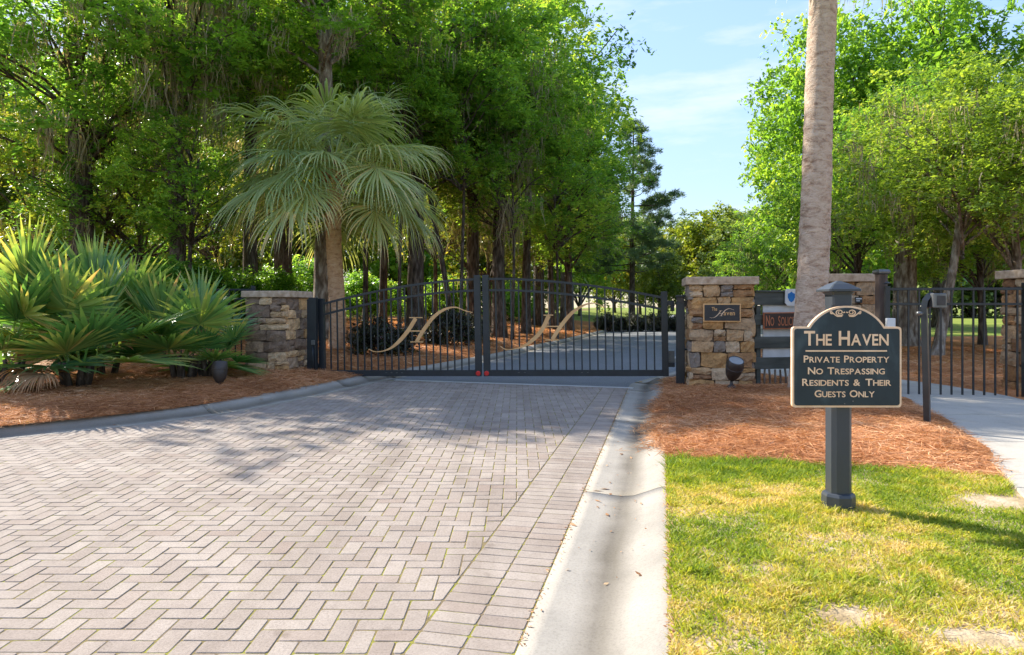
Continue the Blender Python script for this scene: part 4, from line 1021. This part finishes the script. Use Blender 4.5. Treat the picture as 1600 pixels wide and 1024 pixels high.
tree('oak_tree', 'dark trunked oak just right of the meeting stiles', 780, 23, 'oakA', 8.3, (.9, .9), 'leaf_mid', (.24, .15), 11)
tree('oak_tree', 'slim oak second from the meeting stiles on the right', 822, 26, 'oakB', 8.4, (.8, .8), 'leaf_mid', (.18, .1), 12)
tree('young_tree', 'thin dark trunked tree between the fan palm and the tall oak', 598, 24, 'airy', 8.6, (1.0, 1.1), 'leaf_mid', (.15, .08), 13)
tree('young_tree', 'very thin young tree just right of the fan palm trunk', 570, 22, 'airy', 6.8, (.8, .9), 'leaf_mid', (.1, .05), 14)
tree('young_tree', 'leaning thin tree behind the upper right of the left gate leaf', 712, 22, 'airy', 7.4, (.8, .9), 'leaf_mid', (.1, .05), 15, lean=(-1.3, 0))
tree('young_tree', 'thin tree behind the crest of the right gate leaf', 862, 31, 'airy', 6.6, (1, 1), 'leaf_mid', (.16, .09), 16)
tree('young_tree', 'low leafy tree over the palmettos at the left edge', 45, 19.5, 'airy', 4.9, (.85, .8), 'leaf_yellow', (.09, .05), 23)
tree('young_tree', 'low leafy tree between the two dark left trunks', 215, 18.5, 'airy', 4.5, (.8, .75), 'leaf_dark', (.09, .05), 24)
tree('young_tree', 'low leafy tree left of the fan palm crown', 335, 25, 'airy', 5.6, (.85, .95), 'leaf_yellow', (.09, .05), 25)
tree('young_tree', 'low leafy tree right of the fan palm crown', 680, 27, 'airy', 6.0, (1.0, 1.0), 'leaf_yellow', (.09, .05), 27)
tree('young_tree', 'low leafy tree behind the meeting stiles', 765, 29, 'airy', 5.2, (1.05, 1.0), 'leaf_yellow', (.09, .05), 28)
for i_, (px_, Y_, cz_, s_, m_, t_) in enumerate([(165, 18.5, 5.0, .72, 'leaf_mid', 'low bright bough-tree hiding the foot of the thick dark left trunk'), (300, 16.0, 4.2, .55, 'leaf_mid', 'low bright bough-tree beside the bare dark trunk left of the fan palm'),
        (625, 19.5, 6.6, .62, 'leaf_mid', 'bright bough-tree right of the fan palm crown'), (720, 20.5, 6.8, .75, 'leaf_mid', 'bright bough-tree above the meeting stiles of the gate'),
        (800, 22, 5.6, .78, 'leaf_mid', 'bright bough-tree above the right gate leaf near the meeting stiles'), (870, 25, 5.6, .85, 'leaf_mid', 'bright bough-tree above the crest of the right gate leaf')]):
    tree('bough_tree', t_, px_, Y_, 'airy', cz_, (s_, s_ * .95), m_, (.06, .03), 160 + i_, group='low bough trees of the left wood', moss=False)
def trunk_moss(root, z0, z1, n, rad, seed):
    r = np.random.default_rng(seed); nb = n // 46; Ps = []; Ls = []
    for b in range(nb):
        a = r.uniform(0, 6.28); q = r.uniform(.25, 1) * rad; c = np.array([math.cos(a) * q, math.sin(a) * q, r.uniform(z0, z1)]); off = r.normal(0, 1, (28, 3)) * np.array([.15, .15, .12])
        Ps.append(c + off); Ls.append(r.uniform(.3, 1.0, 28) * r.uniform(.7, 1.9))
    obj('trunk_moss', strips_mesh('trunk_moss', np.concatenate(Ps), np.concatenate(Ls), .022, M['moss'], r, .22), root)['kind'] = 'stuff'
for o in [x for x in bpy.data.objects if x.type == 'EMPTY' and x.get('label')]:
    for key, z0_, z1_, n_, rad_ in (('above the left palmettos', 4.5, 7.5, 900, 1.3), ('left of the fan palm', 5, 9.5, 1500, 1.2), ('rises left of the left stone', 4, 9, 800, .9), ('near the meeting stiles', 4, 9, 1100, 1.2), ('just right of the meeting', 3, 7, 500, .9), ('straight behind the left stone', 4, 10, 700, 1.0)):
        if o['label'].endswith(key) or key in o['label'] and o['label'].startswith(('mossy', 'slim', 'dark', 'oak with')): trunk_moss(o, z0_, z1_, n_, rad_, len(o['label']))
k = 0
for px, Y in [(-40, 56), (60, 60), (150, 57), (250, 62), (345, 58), (440, 63), (530, 60), (620, 64), (705, 62), (790, 66), (865, 70)]:
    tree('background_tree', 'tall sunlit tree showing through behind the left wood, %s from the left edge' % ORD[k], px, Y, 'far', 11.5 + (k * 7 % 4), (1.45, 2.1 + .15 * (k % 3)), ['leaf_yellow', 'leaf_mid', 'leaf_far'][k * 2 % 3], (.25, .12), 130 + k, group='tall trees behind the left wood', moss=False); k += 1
# sunlit understory behind the wood
k = 0
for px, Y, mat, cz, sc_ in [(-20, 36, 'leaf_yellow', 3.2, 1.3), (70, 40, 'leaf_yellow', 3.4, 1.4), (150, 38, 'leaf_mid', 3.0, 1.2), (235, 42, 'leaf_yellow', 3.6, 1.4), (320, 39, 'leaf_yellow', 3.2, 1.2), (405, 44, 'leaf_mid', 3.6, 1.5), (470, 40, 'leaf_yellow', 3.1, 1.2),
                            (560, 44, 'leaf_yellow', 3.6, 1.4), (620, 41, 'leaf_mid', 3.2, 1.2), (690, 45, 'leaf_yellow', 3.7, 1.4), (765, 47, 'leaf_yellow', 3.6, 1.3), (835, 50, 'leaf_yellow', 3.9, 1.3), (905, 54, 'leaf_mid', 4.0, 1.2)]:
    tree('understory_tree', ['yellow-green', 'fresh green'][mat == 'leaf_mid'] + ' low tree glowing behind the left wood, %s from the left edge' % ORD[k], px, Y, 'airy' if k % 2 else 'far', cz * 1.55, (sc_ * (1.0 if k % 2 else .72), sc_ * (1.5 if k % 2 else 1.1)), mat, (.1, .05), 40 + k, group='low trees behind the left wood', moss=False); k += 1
k = 0
for px, Y, cz, s in [(40, 13.2, 1.0, .8), (230, 15, 1.0, .9), (330, 18, 1.2, .9), (420, 19, 1.3, .8), (455, 27, 1.8, 1.2), (575, 29, 1.6, 1.0), (690, 31, 1.6, 1.0), (800, 36, 1.8, 1.0)]:
    x = XW(px, Y); z0 = H(x, Y); ro = empty('undergrowth_shrub', (x, Y, z0), k * 1.3, 'leafy undergrowth shrub among the left trunks, %s from the left edge' % ORD[k], 'shrub', 'undergrowth among the left trunks')
    o = obj('foliage', PROTO['low']['leaves'], ro, (0, 0, .75 * s), (0, 0, k), s); setmat(o, M['leaf_dark' if k % 3 else 'leaf_mid']); obj('stems', PROTO['low']['limbs'], ro, (0, 0, .75 * s), (0, 0, k), s); k += 1
# right side
g = 'trees right of the drive'
tree('oak_tree', 'big bright green oak behind the tall palm trunk', 1310, 34, 'full', 9.2, (1.45, 2.05), 'leaf_mid', (.35, .2), 60, group=g, moss=False)
tree('oak_tree', 'big oak filling the upper right corner', 1470, 33, 'full', 10.2, (1.6, 2.0), 'leaf_mid', (.35, .2), 61, group=g, moss=False)
tree('oak_tree', 'oak with thick mossy trunk behind the wooden post', 1415, 20.5, 'oakB', 6.2, (.65, .6), 'leaf_dark', (.36, .22), 62, group=g, bark=M['bark_light'])
tree('myrtle_tree', 'yellow-green small leaved tree above the walk-in gate', 1462, 16.5, 'bush', 4.5, (1.08, 1.0), 'leaf_olive', (.13, .07), 63, group=g, bark=M['bark_light'], lean=(.5, 0), trunk_top=3.4)
tree('myrtle_tree', 'yellow-green small leaved tree at the right edge', 1585, 17, 'bush', 4.2, (1.0, 1.05), 'leaf_olive', (.15, .08), 64, group=g, bark=M['bark_light'], trunk_top=3.4)
tree('myrtle_tree', 'green bushy tree between the tall palm and the mossy oak', 1340, 22, 'bush', 4.2, (.95, 1.1), 'leaf_mid', (.14, .07), 65, group=g)
tree('myrtle_tree', 'green small tree low behind the rails of the walk-in gate', 1535, 21, 'bush', 3.2, (.9, .8), 'leaf_mid', (.12, .06), 66, group=g)
tree('myrtle_tree', 'bright bush-like tree left of the tall palm behind the plaque pillar', 1215, 40, 'bush', 3.6, (1.3, 1.2), 'leaf_mid', (.14, .07), 67, group=g)
k = 0
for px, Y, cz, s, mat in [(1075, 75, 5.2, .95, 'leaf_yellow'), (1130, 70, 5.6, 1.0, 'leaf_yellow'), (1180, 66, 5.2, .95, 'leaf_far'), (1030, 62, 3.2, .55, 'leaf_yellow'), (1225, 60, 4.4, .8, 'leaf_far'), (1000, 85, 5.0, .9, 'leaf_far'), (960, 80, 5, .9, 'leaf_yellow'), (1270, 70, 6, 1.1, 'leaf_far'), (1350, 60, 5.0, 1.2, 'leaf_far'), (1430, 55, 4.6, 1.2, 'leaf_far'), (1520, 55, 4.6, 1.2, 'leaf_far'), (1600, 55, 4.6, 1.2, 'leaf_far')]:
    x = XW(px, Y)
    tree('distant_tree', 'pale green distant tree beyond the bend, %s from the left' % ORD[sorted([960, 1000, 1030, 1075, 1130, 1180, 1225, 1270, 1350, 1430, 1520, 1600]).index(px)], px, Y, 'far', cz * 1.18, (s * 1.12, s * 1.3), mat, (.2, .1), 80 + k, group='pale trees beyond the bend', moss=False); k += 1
k = 0
fp = [(880, 130), (935, 138), (985, 128), (1040, 140), (1085, 128), (1120, 136), (1150, 125), (1190, 135), (1240, 130), (1300, 138)]
for px, Y in fp:
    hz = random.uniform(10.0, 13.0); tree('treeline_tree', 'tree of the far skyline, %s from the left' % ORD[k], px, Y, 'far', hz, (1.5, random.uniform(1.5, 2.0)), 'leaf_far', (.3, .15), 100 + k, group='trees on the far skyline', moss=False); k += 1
# pine
def pine(px, Y, h, label, seed):
    r = np.random.default_rng(seed); x = XW(px, Y); z0 = H(x, Y); root = empty('pine_tree', (x, Y, z0), 0, label, 'tree')
    me, _ = trunk_mesh(h, .21, .03, seed, bend=.08, flare=1.2); obj('trunk', me, root)
    mb = MB(); tips = []
    z = h * .28
    while z < h - .2:
        t = (z / h - .28) / .72; L = (3.7 * (1 - t) ** .75 + .35) * r.uniform(.6, 1.1)
        for k in range(int(r.integers(2, 5))):
            a = r.uniform(0, 6.28); up = r.uniform(-.05, .25) + .3 * t; e = np.array([math.cos(a) * L, math.sin(a) * L, L * up])
            p = limb_pts((0, 0, z), np.array([0, 0, z]) + e, r, -.06); mb.tube(p, list(np.linspace(.035, .008, 5)), 4, False)
            for u in np.linspace(.35, 1, max(4, int(L * 4.5))):
                if r.random() < .8: tips.append(np.array([0, 0, z]) + e * u + r.normal(0, .16, 3) + np.array([0, 0, .08]))
        z += r.uniform(.28, .6)
    mb.build('limbs', M['bark'], root)
    C = np.array(tips); per = 85; n = len(C) * per; cid = np.repeat(np.arange(len(C)), per); D = unit(n, r); D[:, 2] = D[:, 2] * .6 + .25; D /= np.linalg.norm(D, axis=1, keepdims=True)
    P = C[cid] + D * .16 + r.normal(0, .05, (n, 3)); V, F = leaf_quads(P, D, unit(n, r), r.uniform(.2, .34, n), np.full(n, .034))
    T = np.clip(r.uniform(.2, .8, len(C))[cid] + r.normal(0, .1, n), 0, 1); obj('needles', np_mesh('needles', V, F, M['leaf_pine'], T), root)
pine(988, 42, 12.4, 'slender open pine standing against the sky beside the drive', 5)
# shrubs behind the gate
def shrub(name, label, px, Y, s, mat, group, rz=0):
    x = XW(px, Y); z0 = H(x, Y); ro = empty(name, (x, Y, z0), rz, label, 'shrub', group)
    o = obj('foliage', PROTO['shrub']['leaves'], ro, (0, 0, .30 * s[2]), None, s); setmat(o, M[mat]); obj('stems', PROTO['shrub']['limbs'], ro, (0, 0, .30 * s[2]), None, s)
    return ro
g = 'dark shrubs behind the gate'
shrub('plum_shrub', 'low dark shrub behind the script letter of the left gate leaf', 603, 15.0, (.95, .8, .95), 'leaf_plum', g)
shrub('plum_shrub', 'dark shrub between the script letter and the meeting stiles', 703, 18.5, (.95, .8, 1.25), 'leaf_plum', g, 1)
shrub('plum_shrub', 'small dark shrub just left of the meeting stiles', 738, 20.5, (.7, .7, 1.0), 'leaf_plum', g, 2)
for i, px in enumerate((955, 985, 1015, 1045, 1072)):
    shrub('hedge_plant', 'dark clipped hedge plant beyond the right gate leaf, %s from the left' % ORD[i], px, 35, (1.0, .9, 1.15), 'leaf_plum', 'clipped hedge beyond the right gate leaf', i * 1.7)

# ---------------------------------------------------------------- fan palms
def fan_frond(seed, pitch, stem, rad, nseg, arc, droop, stiff, wseg, mat, join=.38, costa=.5, tipdry=.0, fold=.16, gk=.62):
    """frond leaving the origin towards +x at the given pitch, gravity along -z"""
    r = np.random.default_rng(seed); V = []; F = []; T = []
    d = np.array([math.cos(pitch), 0, math.sin(pitch)]); p = np.zeros(3); pts = [p]
    for k in range(7):                                # petiole
        d = d + np.array([0, 0, -droop * .10]); d /= np.linalg.norm(d); p = p + d * stem / 7; pts.append(p)
    n = len(pts); side = np.array([0, 1.0, 0])
    for i, q in enumerate(pts):
        w = .022 * (1 - .45 * i / n) ; up = np.cross(np.array([1, 0, 0]) if i == 0 else (pts[i] - pts[i - 1]), side); up /= np.linalg.norm(up) + 1e-9
        V += [q + side * w, q - up * w * .7, q - side * w]
        if i: b = 3 * (i - 1); F += [(b, b + 1, b + 4, b + 3), (b + 1, b + 2, b + 5, b + 4)]; T += [.62, .62]
    hub = pts[-1]; fwd = d; nrm = np.cross(fwd, side); nrm /= np.linalg.norm(nrm)
    if nrm[2] < 0: nrm = -nrm
    for s in range(nseg):
        a = (s / (nseg - 1) - .5) * arc + r.normal(0, .02); L = rad * (.72 + .28 * math.cos(a * .7)) * r.uniform(.9, 1.06)
        dd = fwd * math.cos(a) + side * math.sin(a) + nrm * (fold * abs(math.sin(a)) + r.normal(0, .03 if fold > 0 else .09)); dd /= np.linalg.norm(dd)
        q = hub + fwd * costa * .12 * max(0, math.cos(a)); st = 7; base = len(V); tt = np.clip(.45 + r.normal(0, .13), 0, 1)
        dc = dd.copy()
        for k in range(st):
            t = k / (st - 1); w = wseg * L * (min(t / join, 1) * .9 + .1) * (1 if t < join else (1 - ((t - join) / (1 - join)) ** 1.3) * .97 + .03)
            sd = np.cross(dc, nrm); sd /= np.linalg.norm(sd) + 1e-9; nn = np.cross(sd, dc)
            V += [q + sd * w / 2, q + nn * w * .28, q - sd * w / 2]
            if k:
                b = base + 3 * (k - 1); F += [(b, b + 1, b + 4, b + 3), (b + 1, b + 2, b + 5, b + 4)]
                tv = min(1, tt + (.35 * tipdry * (t > .8)) + .12 * (1 - t)); T += [tv, tv]
            g = droop * (max(0, t - stiff) / (1 - stiff)) ** 1.2 * gk
            dc = dc + np.array([0, 0, -g]); dc /= np.linalg.norm(dc); q = q + dc * L / (st - 1)
    return np_mesh('frond', np.array(V), np.array(F), mat, np.array(T))
# sabal palm
def sabal(name, label, X, Y, zt, r0, r1, lean, barkm, nf, stem, rad, seed, low=-.55, boots=True, fronds=None):
    z0 = H(X, Y); root = empty(name, (X, Y, z0), 0, label, 'palm', 'fan palms')
    h = zt - z0; rr = np.random.default_rng(seed); pts = []; rads = []
    for t in np.linspace(0, 1, 130):
        pts.append((lean[0] * t + .03 * math.sin(t * 7), lean[1] * t, -.25 + (h + .25) * t)); rads.append((r0 + (r1 - r0) * t) * (1 + .25 * math.exp(-t * h / .25)) * (1 + .02 * math.sin(t * 9) + rr.normal(0, .008)))
    tb = MB().tube(pts, rads, 30)
    tb.v = [tuple(np.array(v) + (np.array(v) - np.array(pts[i // 30])) * (rr.normal(0, .022) + .05 * (vnoise(i % 30 * .35, v[2] * 9) - .5))) for i, v in enumerate(tb.v)]
    tb.build('trunk', barkm, root, True)
    top = np.array([lean[0], lean[1], h])
    if boots:
        mb = MB()
        for k in range(46):
            a = k * 2.4; zz_ = h - .42 + .5 * k / 46; b = np.array([lean[0] + r1 * .8 * math.cos(a), lean[1] + r1 * .8 * math.sin(a), zz_]); e = b + np.array([math.cos(a) * .16, math.sin(a) * .16, rr.uniform(.05, .28)]); mb.tube([b, (b + e) / 2 + np.array([0, 0, -.02]), e], [.05, .04, .012], 4)
        mb.build('old_leaf_bases', M['dead_bark'], root)
    cache = {}
    for k in range(nf):
        f = k / (nf - 1); pitch = 1.38 - (1.38 - low) * f ** .78 + rr.normal(0, .06); cls = round(pitch * 6); var = k % 2
        if (cls, var) not in cache:
            pc = cls / 6; cache[(cls, var)] = fan_frond(seed * 100 + cls * 3 + var, pc, stem * (1.0 - .36 * max(0, pc)), rad, 54, 4.3, 1.15, .26, .036, M['palm_leaf'], join=.33, costa=2.4, tipdry=.9 if pc < .2 else .3, fold=-.22, gk=.72 * rr.uniform(.7, 1.3))
        obj('frond', cache[(cls, var)], root, tuple(top + np.array([0, 0, .05 + .12 * rr.random()])), (rr.normal(0, .10), rr.normal(0, .10), k * 2.39996 + rr.normal(0, .25)), rr.uniform(.82, 1.12))
    return root
M['dead_bark'] = noisy('dead_bark', [(.30, .09, .035), (.46, .18, .07), (.5, .27, .13)], 12, .9, .4, .01, .2)
sabal('fan_palm', 'fan palm with bushy grey-green crown behind the left gate leaf', XW(526, 15.6), 15.6, ZW(266, 15.6), .185, .17, (-.06, 0), M['palm_bark_warm'], 42, 1.66, 1.42, 3, low=-.16)
sabal('tall_palm', 'tall bare palm trunk rising out of frame behind the entrance sign', XW(1255, 9.0), 9.0, 7.5, .20, .16, (.42, 0), M['palm_bark'], 26, 1.0, 1.25, 9)
# palmettos
pc = {}
def palmetto(label, px, Y, nf, s, seed, spread=(-.12, 1.35), dead=1, az=None, clipx=None):
    x = XW(px, Y); z0 = float(HL(x, Y)); root = empty('palmetto', (x, Y, z0), 0, label, 'palmetto', 'palmettos in the left bed'); rr = np.random.default_rng(seed)
    for k in range(nf):
        f = (k + .5) / nf; pitch = spread[1] - (spread[1] - spread[0]) * f ** 1.15 + rr.normal(0, .08); cls = round(pitch * 5); var = int(rr.integers(0, 3))
        if (cls, var) not in pc:
            p = cls / 5; pc[(cls, var)] = fan_frond(900 + cls * 7 + var, p, .66 + .14 * p, .86, 30, 3.5 + .7 * var / 2, .18, .50, .096, M['palmetto_leaf'], join=.40, costa=.2, tipdry=.5, gk=.62 if p > .2 else 1.5)
        a = k * 2.39996 + rr.normal(0, .25) + (az or 0); sc2 = s * rr.uniform(.85, 1.12)
        obj('frond', pc[(cls, var)], root, (rr.normal(0, .10), rr.normal(0, .10), .12 + .25 * s * rr.random()), (rr.normal(0, .18), rr.normal(0, .1), a), sc2)
    for k in range(dead):
        key = ('dead', k % 2)
        if key not in pc: pc[key] = fan_frond(777 + k, .5, .6, .6, 22, 2.0, .9, .1, .06, M['dead_leaf'], join=.3)
        o = obj('dead_frond', pc[key], root, (0, 0, .15), (0, 0, -1.2 + rr.normal(0, .8)), s * .9); o['label'] = 'dry brown frond'
    mb = MB()
    for k in range(7):
        a = rr.uniform(0, 6.28); mb.tube([(.1 * math.cos(a), .1 * math.sin(a), -.1), (.16 * math.cos(a), .16 * math.sin(a), .16), (.2 * math.cos(a), .2 * math.sin(a), .34)], [.06, .05, .02], 6)
    mb.build('stem_base', M['bark'], root, True)
palmetto('big palmetto clump at the left edge of the picture', 10, 9.3, 14, 1.08, 1, dead=1)
palmetto('palmetto with light yellow-green fronds and one brown frond, second from the left edge', 120, 9.3, 15, 1.06, 2, dead=2)
palmetto('tall palmetto standing behind the two front palmettos at left', 165, 10.8, 11, 1.12, 3, spread=(.45, 1.45), dead=1)
palmetto('deep green palmetto nearest to the left stone pillar', 287, 10.4, 15, .90, 4, dead=0)
palmetto('small young palmetto behind the round bronze spotlight', 330, 10.6, 9, .55, 5, dead=0)

# ---------------------------------------------------------------- ground cover (uncountable)
def needles(name, label, n, sampler, hfun, mat, ln=(.10, .22), w=.0042, zr=.035, seed=1):
    r = np.random.default_rng(seed); X, Y = sampler(n, r); n = len(X); z = hfun(X, Y) + r.random(n) ** 1.5 * zr
    a = r.uniform(0, math.pi, n); pit = r.normal(0, .16, n); D = np.stack([np.cos(a) * np.cos(pit), np.sin(a) * np.cos(pit), np.sin(pit)], 1)
    N = np.array([0, 0, 1.0]) + r.normal(0, .45, (n, 3)); V, F = leaf_quads(np.stack([X, Y, z], 1), D, N, r.uniform(*ln, n), w * r.uniform(.8, 1.5, n) * np.maximum(1, Y / 8))
    T = np.clip(r.normal(.30, .20, n) + .5 * (vnoise(X, Y, 1.5) - .35), 0, 1)
    tag(obj(name, np_mesh(name, V, F, mat, T)), label, kind='stuff')
def s_left(n, r):
    Y = r.uniform(4.6, 13.0, n); X = np.interp(Y, *_kl) - KWL + .05 - np.abs(r.normal(0, .05, n)) * 0 - r.random(n) ** 1.25 * 4.2 + (r.random(n) < .25) * r.random(n) * .10 * (vnoise(np.zeros(n), Y, 2.5))
    k = (X > -.78 * Y - .3) & (X < np.interp(Y, *_kl) - .14 * KWL); return X[k], Y[k]
needles('pine_straw', 'loose orange pine needles on the left bed', 64000, s_left, HL, M['straw'], seed=1)
def s_right(n, r):
    Y = r.uniform(4.5, 11.2, n); Kx = np.interp(Y, *_kr) + KWR; X = Kx + r.random(n) * (4.9 - Kx) - (r.random(n) < .30) * r.random(n) ** 1.5 * .42 * np.clip(vnoise(np.zeros(n), Y, 1.3) * 1.5 - .2, 0, 1) * ss(5.4, 6.2, Y)
    b = 5.58 + .22 * (vnoise(X, Y, 2.0) - .5) + r.normal(0, .05, n); k = (Y + .24 * X > b) & (X < pathL(Y) + .06 * r.normal(size=n) + .02); X, Y = X[k], Y[k]
    m = 5200; y = r.normal(7.4, 1.1, m); y = y[(y > 5.5) & (y < 10)]; x = np.interp(y, *_kr) + KWR + .05 - np.abs(r.normal(0, .13, len(y))) * (.25 + 1.3 * vnoise(y * 0, y, 2.2)); ok = x > np.interp(y, *_kr) + .16
    return np.concatenate([X, x[ok]]), np.concatenate([Y, y[ok]])
def HRk(X, Y):
    u = (X - np.interp(Y, *_kr)) / KWR; return np.where(u < 1, np.interp(u, [p[0] for p in profR[1:-2]], [p[1] for p in profR[1:-2]]) + .004, HR(X, Y))
needles('pine_straw', 'loose orange pine needles on the right mound', 78000, s_right, HRk, M['straw'], seed=2)
def s_far(n, r):
    Y = r.uniform(12, 34, n); X = np.interp(Y, *_kl) - .45 - r.random(n) * 8; return X, Y
needles('pine_straw', 'orange pine needles on the bed beyond the gate', 40000, s_far, HL, M['straw'], ln=(.18, .34), w=.006, zr=.05, seed=3)
def s_path(n, r):
    Y = r.uniform(9.0, 22, n); X = r.uniform(3.3, 14, n); k = (X < pathL(Y) - .02) | (X > pathL(Y) + pw + .03); k &= X > np.interp(Y, *_kr) + KWR; return X[k], Y[k]
needles('pine_straw', 'orange pine needles beside the footpath behind the walk-in gate', 42000, s_path, HR, M['straw'], ln=(.15, .28), w=.005, zr=.04, seed=4)
# lawn
def lawn():
    r = np.random.default_rng(5); n = 330000; Y = 1.5 + r.random(n) ** 1.25 * 4.2; Kx = np.interp(Y, *_kr) + KWR; X = Kx - .012 - (r.random(n) < .05) * r.random(n) * .03 + r.random(n) * (4.2 - Kx)
    b = 5.60 + .16 * (vnoise(X, Y, 2.0) - .5) + r.normal(0, .03, n)
    def spot(px, py, rx, ry):
        cx, cy = G(px, py, .07); return np.exp(-(((X - cx) / rx) ** 2 + ((Y - cy) / ry) ** 2))
    bare = 1.25 * spot(1325, 965, .13, .12) + 1.1 * spot(1560, 785, .30, .16) + .9 * spot(1530, 1000, .2, .1) + .55 * spot(1240, 770, .2, .1) + .5 * spot(1210, 890, .2, .12)
    dens = .42 + .75 * vnoise(X, Y, 2.2) + .5 * (vnoise(X, Y, 7) - .5) - bare * 1.1
    k = (Y + .24 * X < b) & (X < pathL(Y) - .03) & (r.random(n) < dens) & (X / Y < .80) & (Y > 1.9)
    X, Y = X[k], Y[k]; n = len(X); z = HR(X, Y); bare = bare[k]
    hgt = r.uniform(.010, .030, n) * (1 + .6 * (vnoise(X, Y, 14) > .76)) * (.7 + .6 * vnoise(X, Y, 3)) * (1 + .6 * ss(4.4, 5.3, Y)); a = r.uniform(0, 6.283, n); ln = r.uniform(.3, 1.9, n)
    P0 = np.stack([X, Y, z - .004], 1); tip = P0 + np.stack([np.cos(a) * ln * hgt, np.sin(a) * ln * hgt, hgt], 1)
    b2 = r.uniform(0, 6.283, n); S = np.stack([np.cos(b2), np.sin(b2), np.zeros(n)], 1) * (.0026 * r.uniform(.7, 1.6, n))[:, None]
    mid = P0 * .45 + tip * .55 + np.array([0, 0, 1.0]) * (hgt * .15)[:, None]
    V = np.stack([P0 - S, P0 + S, mid + S * .8, tip, mid - S * .8], 1).reshape(-1, 3); i = np.arange(n)[:, None] * 5
    F = np.concatenate([i + np.array([[0, 1, 2, 4]])], 0); F3 = i + np.array([[4, 2, 3, 3]])
    V2 = V; T = np.clip(.12 + .68 * vnoise(X, Y, 1.5) + .6 * (vnoise(X, Y, 9) - .5) + .3 * bare + r.normal(0, .17, n) - .22 * ss(4.6, 5.3, Y), 0, 1)
    me = bpy.data.meshes.new('grass'); quads = F; tris = i + np.array([[4, 2, 3]])
    nl = quads.size + tris.size; me.vertices.add(len(V)); me.vertices.foreach_set('co', V.astype(np.float32).ravel()); me.loops.add(nl)
    me.loops.foreach_set('vertex_index', np.concatenate([quads.ravel(), tris.ravel()]).astype(np.int32)); me.polygons.add(2 * n)
    me.polygons.foreach_set('loop_start', np.concatenate([np.arange(n) * 4, n * 4 + np.arange(n) * 3]).astype(np.int32))
    at = me.attributes.new('tint', 'FLOAT', 'FACE'); at.data.foreach_set('value', np.concatenate([T, T]).astype(np.float32))
    me.update(calc_edges=True); me.materials.append(M['grass']); tag(obj('lawn_grass', me), 'sunlit yellow-green lawn round the entrance sign', kind='stuff')
lawn()
def litter():
    r = np.random.default_rng(8); n = 260; Y = r.uniform(3.0, 11.5, n); side = r.random(n) < .6
    X = np.where(side, np.interp(Y, *_kr) + r.random(n) * .5, np.interp(np.maximum(Y, 6.2), *_kl) - r.random(n) * .4)
    Y = np.where(side, Y, np.maximum(Y, 6.2)); u = np.where(side, (X - np.interp(Y, *_kr)) / KWR, (np.interp(Y, *_kl) - X) / KWL)
    z = np.where(side, np.interp(u, [p[0] for p in profR[1:-2]], [p[1] for p in profR[1:-2]]), np.interp(u, [p[0] for p in profL[1:-2]], [p[1] for p in profL[1:-2]])) + .006
    m = 1500; y = r.uniform(2.2, 6.0, m); x = np.interp(y, *_kr) + KWR + r.normal(-.004, .014, m); X = np.r_[X, x]; Y = np.r_[Y, y]; z = np.r_[z, np.full(m, .072)]
    m2 = 700; y = r.uniform(2.2, 10, m2); x = np.interp(y, *_kr) + r.normal(0, .012, m2); X = np.r_[X, x]; Y = np.r_[Y, y]; z = np.r_[z, np.full(m2, .004)]; n = len(X)
    N = np.array([0, 0, 1.0]) + r.normal(0, .25, (n, 3)); D = unit(n, r); D[:, 2] *= .15; l = np.where(np.arange(n) >= 260, r.uniform(.008, .03, n), 0) + (np.arange(n) < 260) * np.where(r.random(n) < .12, r.uniform(.06, .09, n), r.uniform(.012, .04, n))
    V, F = leaf_quads(np.stack([X, Y, z], 1), D, N, l, l * r.uniform(.15, .5, n)); tag(obj('leaf_litter', np_mesh('leaf_litter', V, F, M['dead_leaf'], r.random(n))), 'scattered dry leaf bits lying on the kerbs', kind='stuff')
litter()
# back lawn patch seen through the walk-in gate
def patch(name, label, cx, cy, rx, ry, mat, hf, dz=.03):
    V = [(cx, cy, float(hf(cx, cy)) + dz)]; n = 28
    for ring in (.5, 1.0):
        for t in np.linspace(0, 2 * math.pi, n, endpoint=False):
            k = ring * (1 + .12 * math.sin(3 * t) + .08 * math.sin(5 * t + 1)); x = cx + rx * k * math.cos(t); y = cy + ry * k * math.sin(t); V.append((x, y, float(hf(x, y)) + dz * (1.2 - ring)))
    F = [(0, 1 + i, 1 + (i + 1) % n) for i in range(n)] + [(1 + i, 1 + n + i, 1 + n + (i + 1) % n, 1 + (i + 1) % n) for i in range(n)]
    tri_obj(name, V, F, mat, label)
print('tris', sum(sum(len(p.vertices) - 2 for p in m.polygons) if len(m.polygons) < 3000 else len(m.polygons) * 2 for m in bpy.data.meshes))
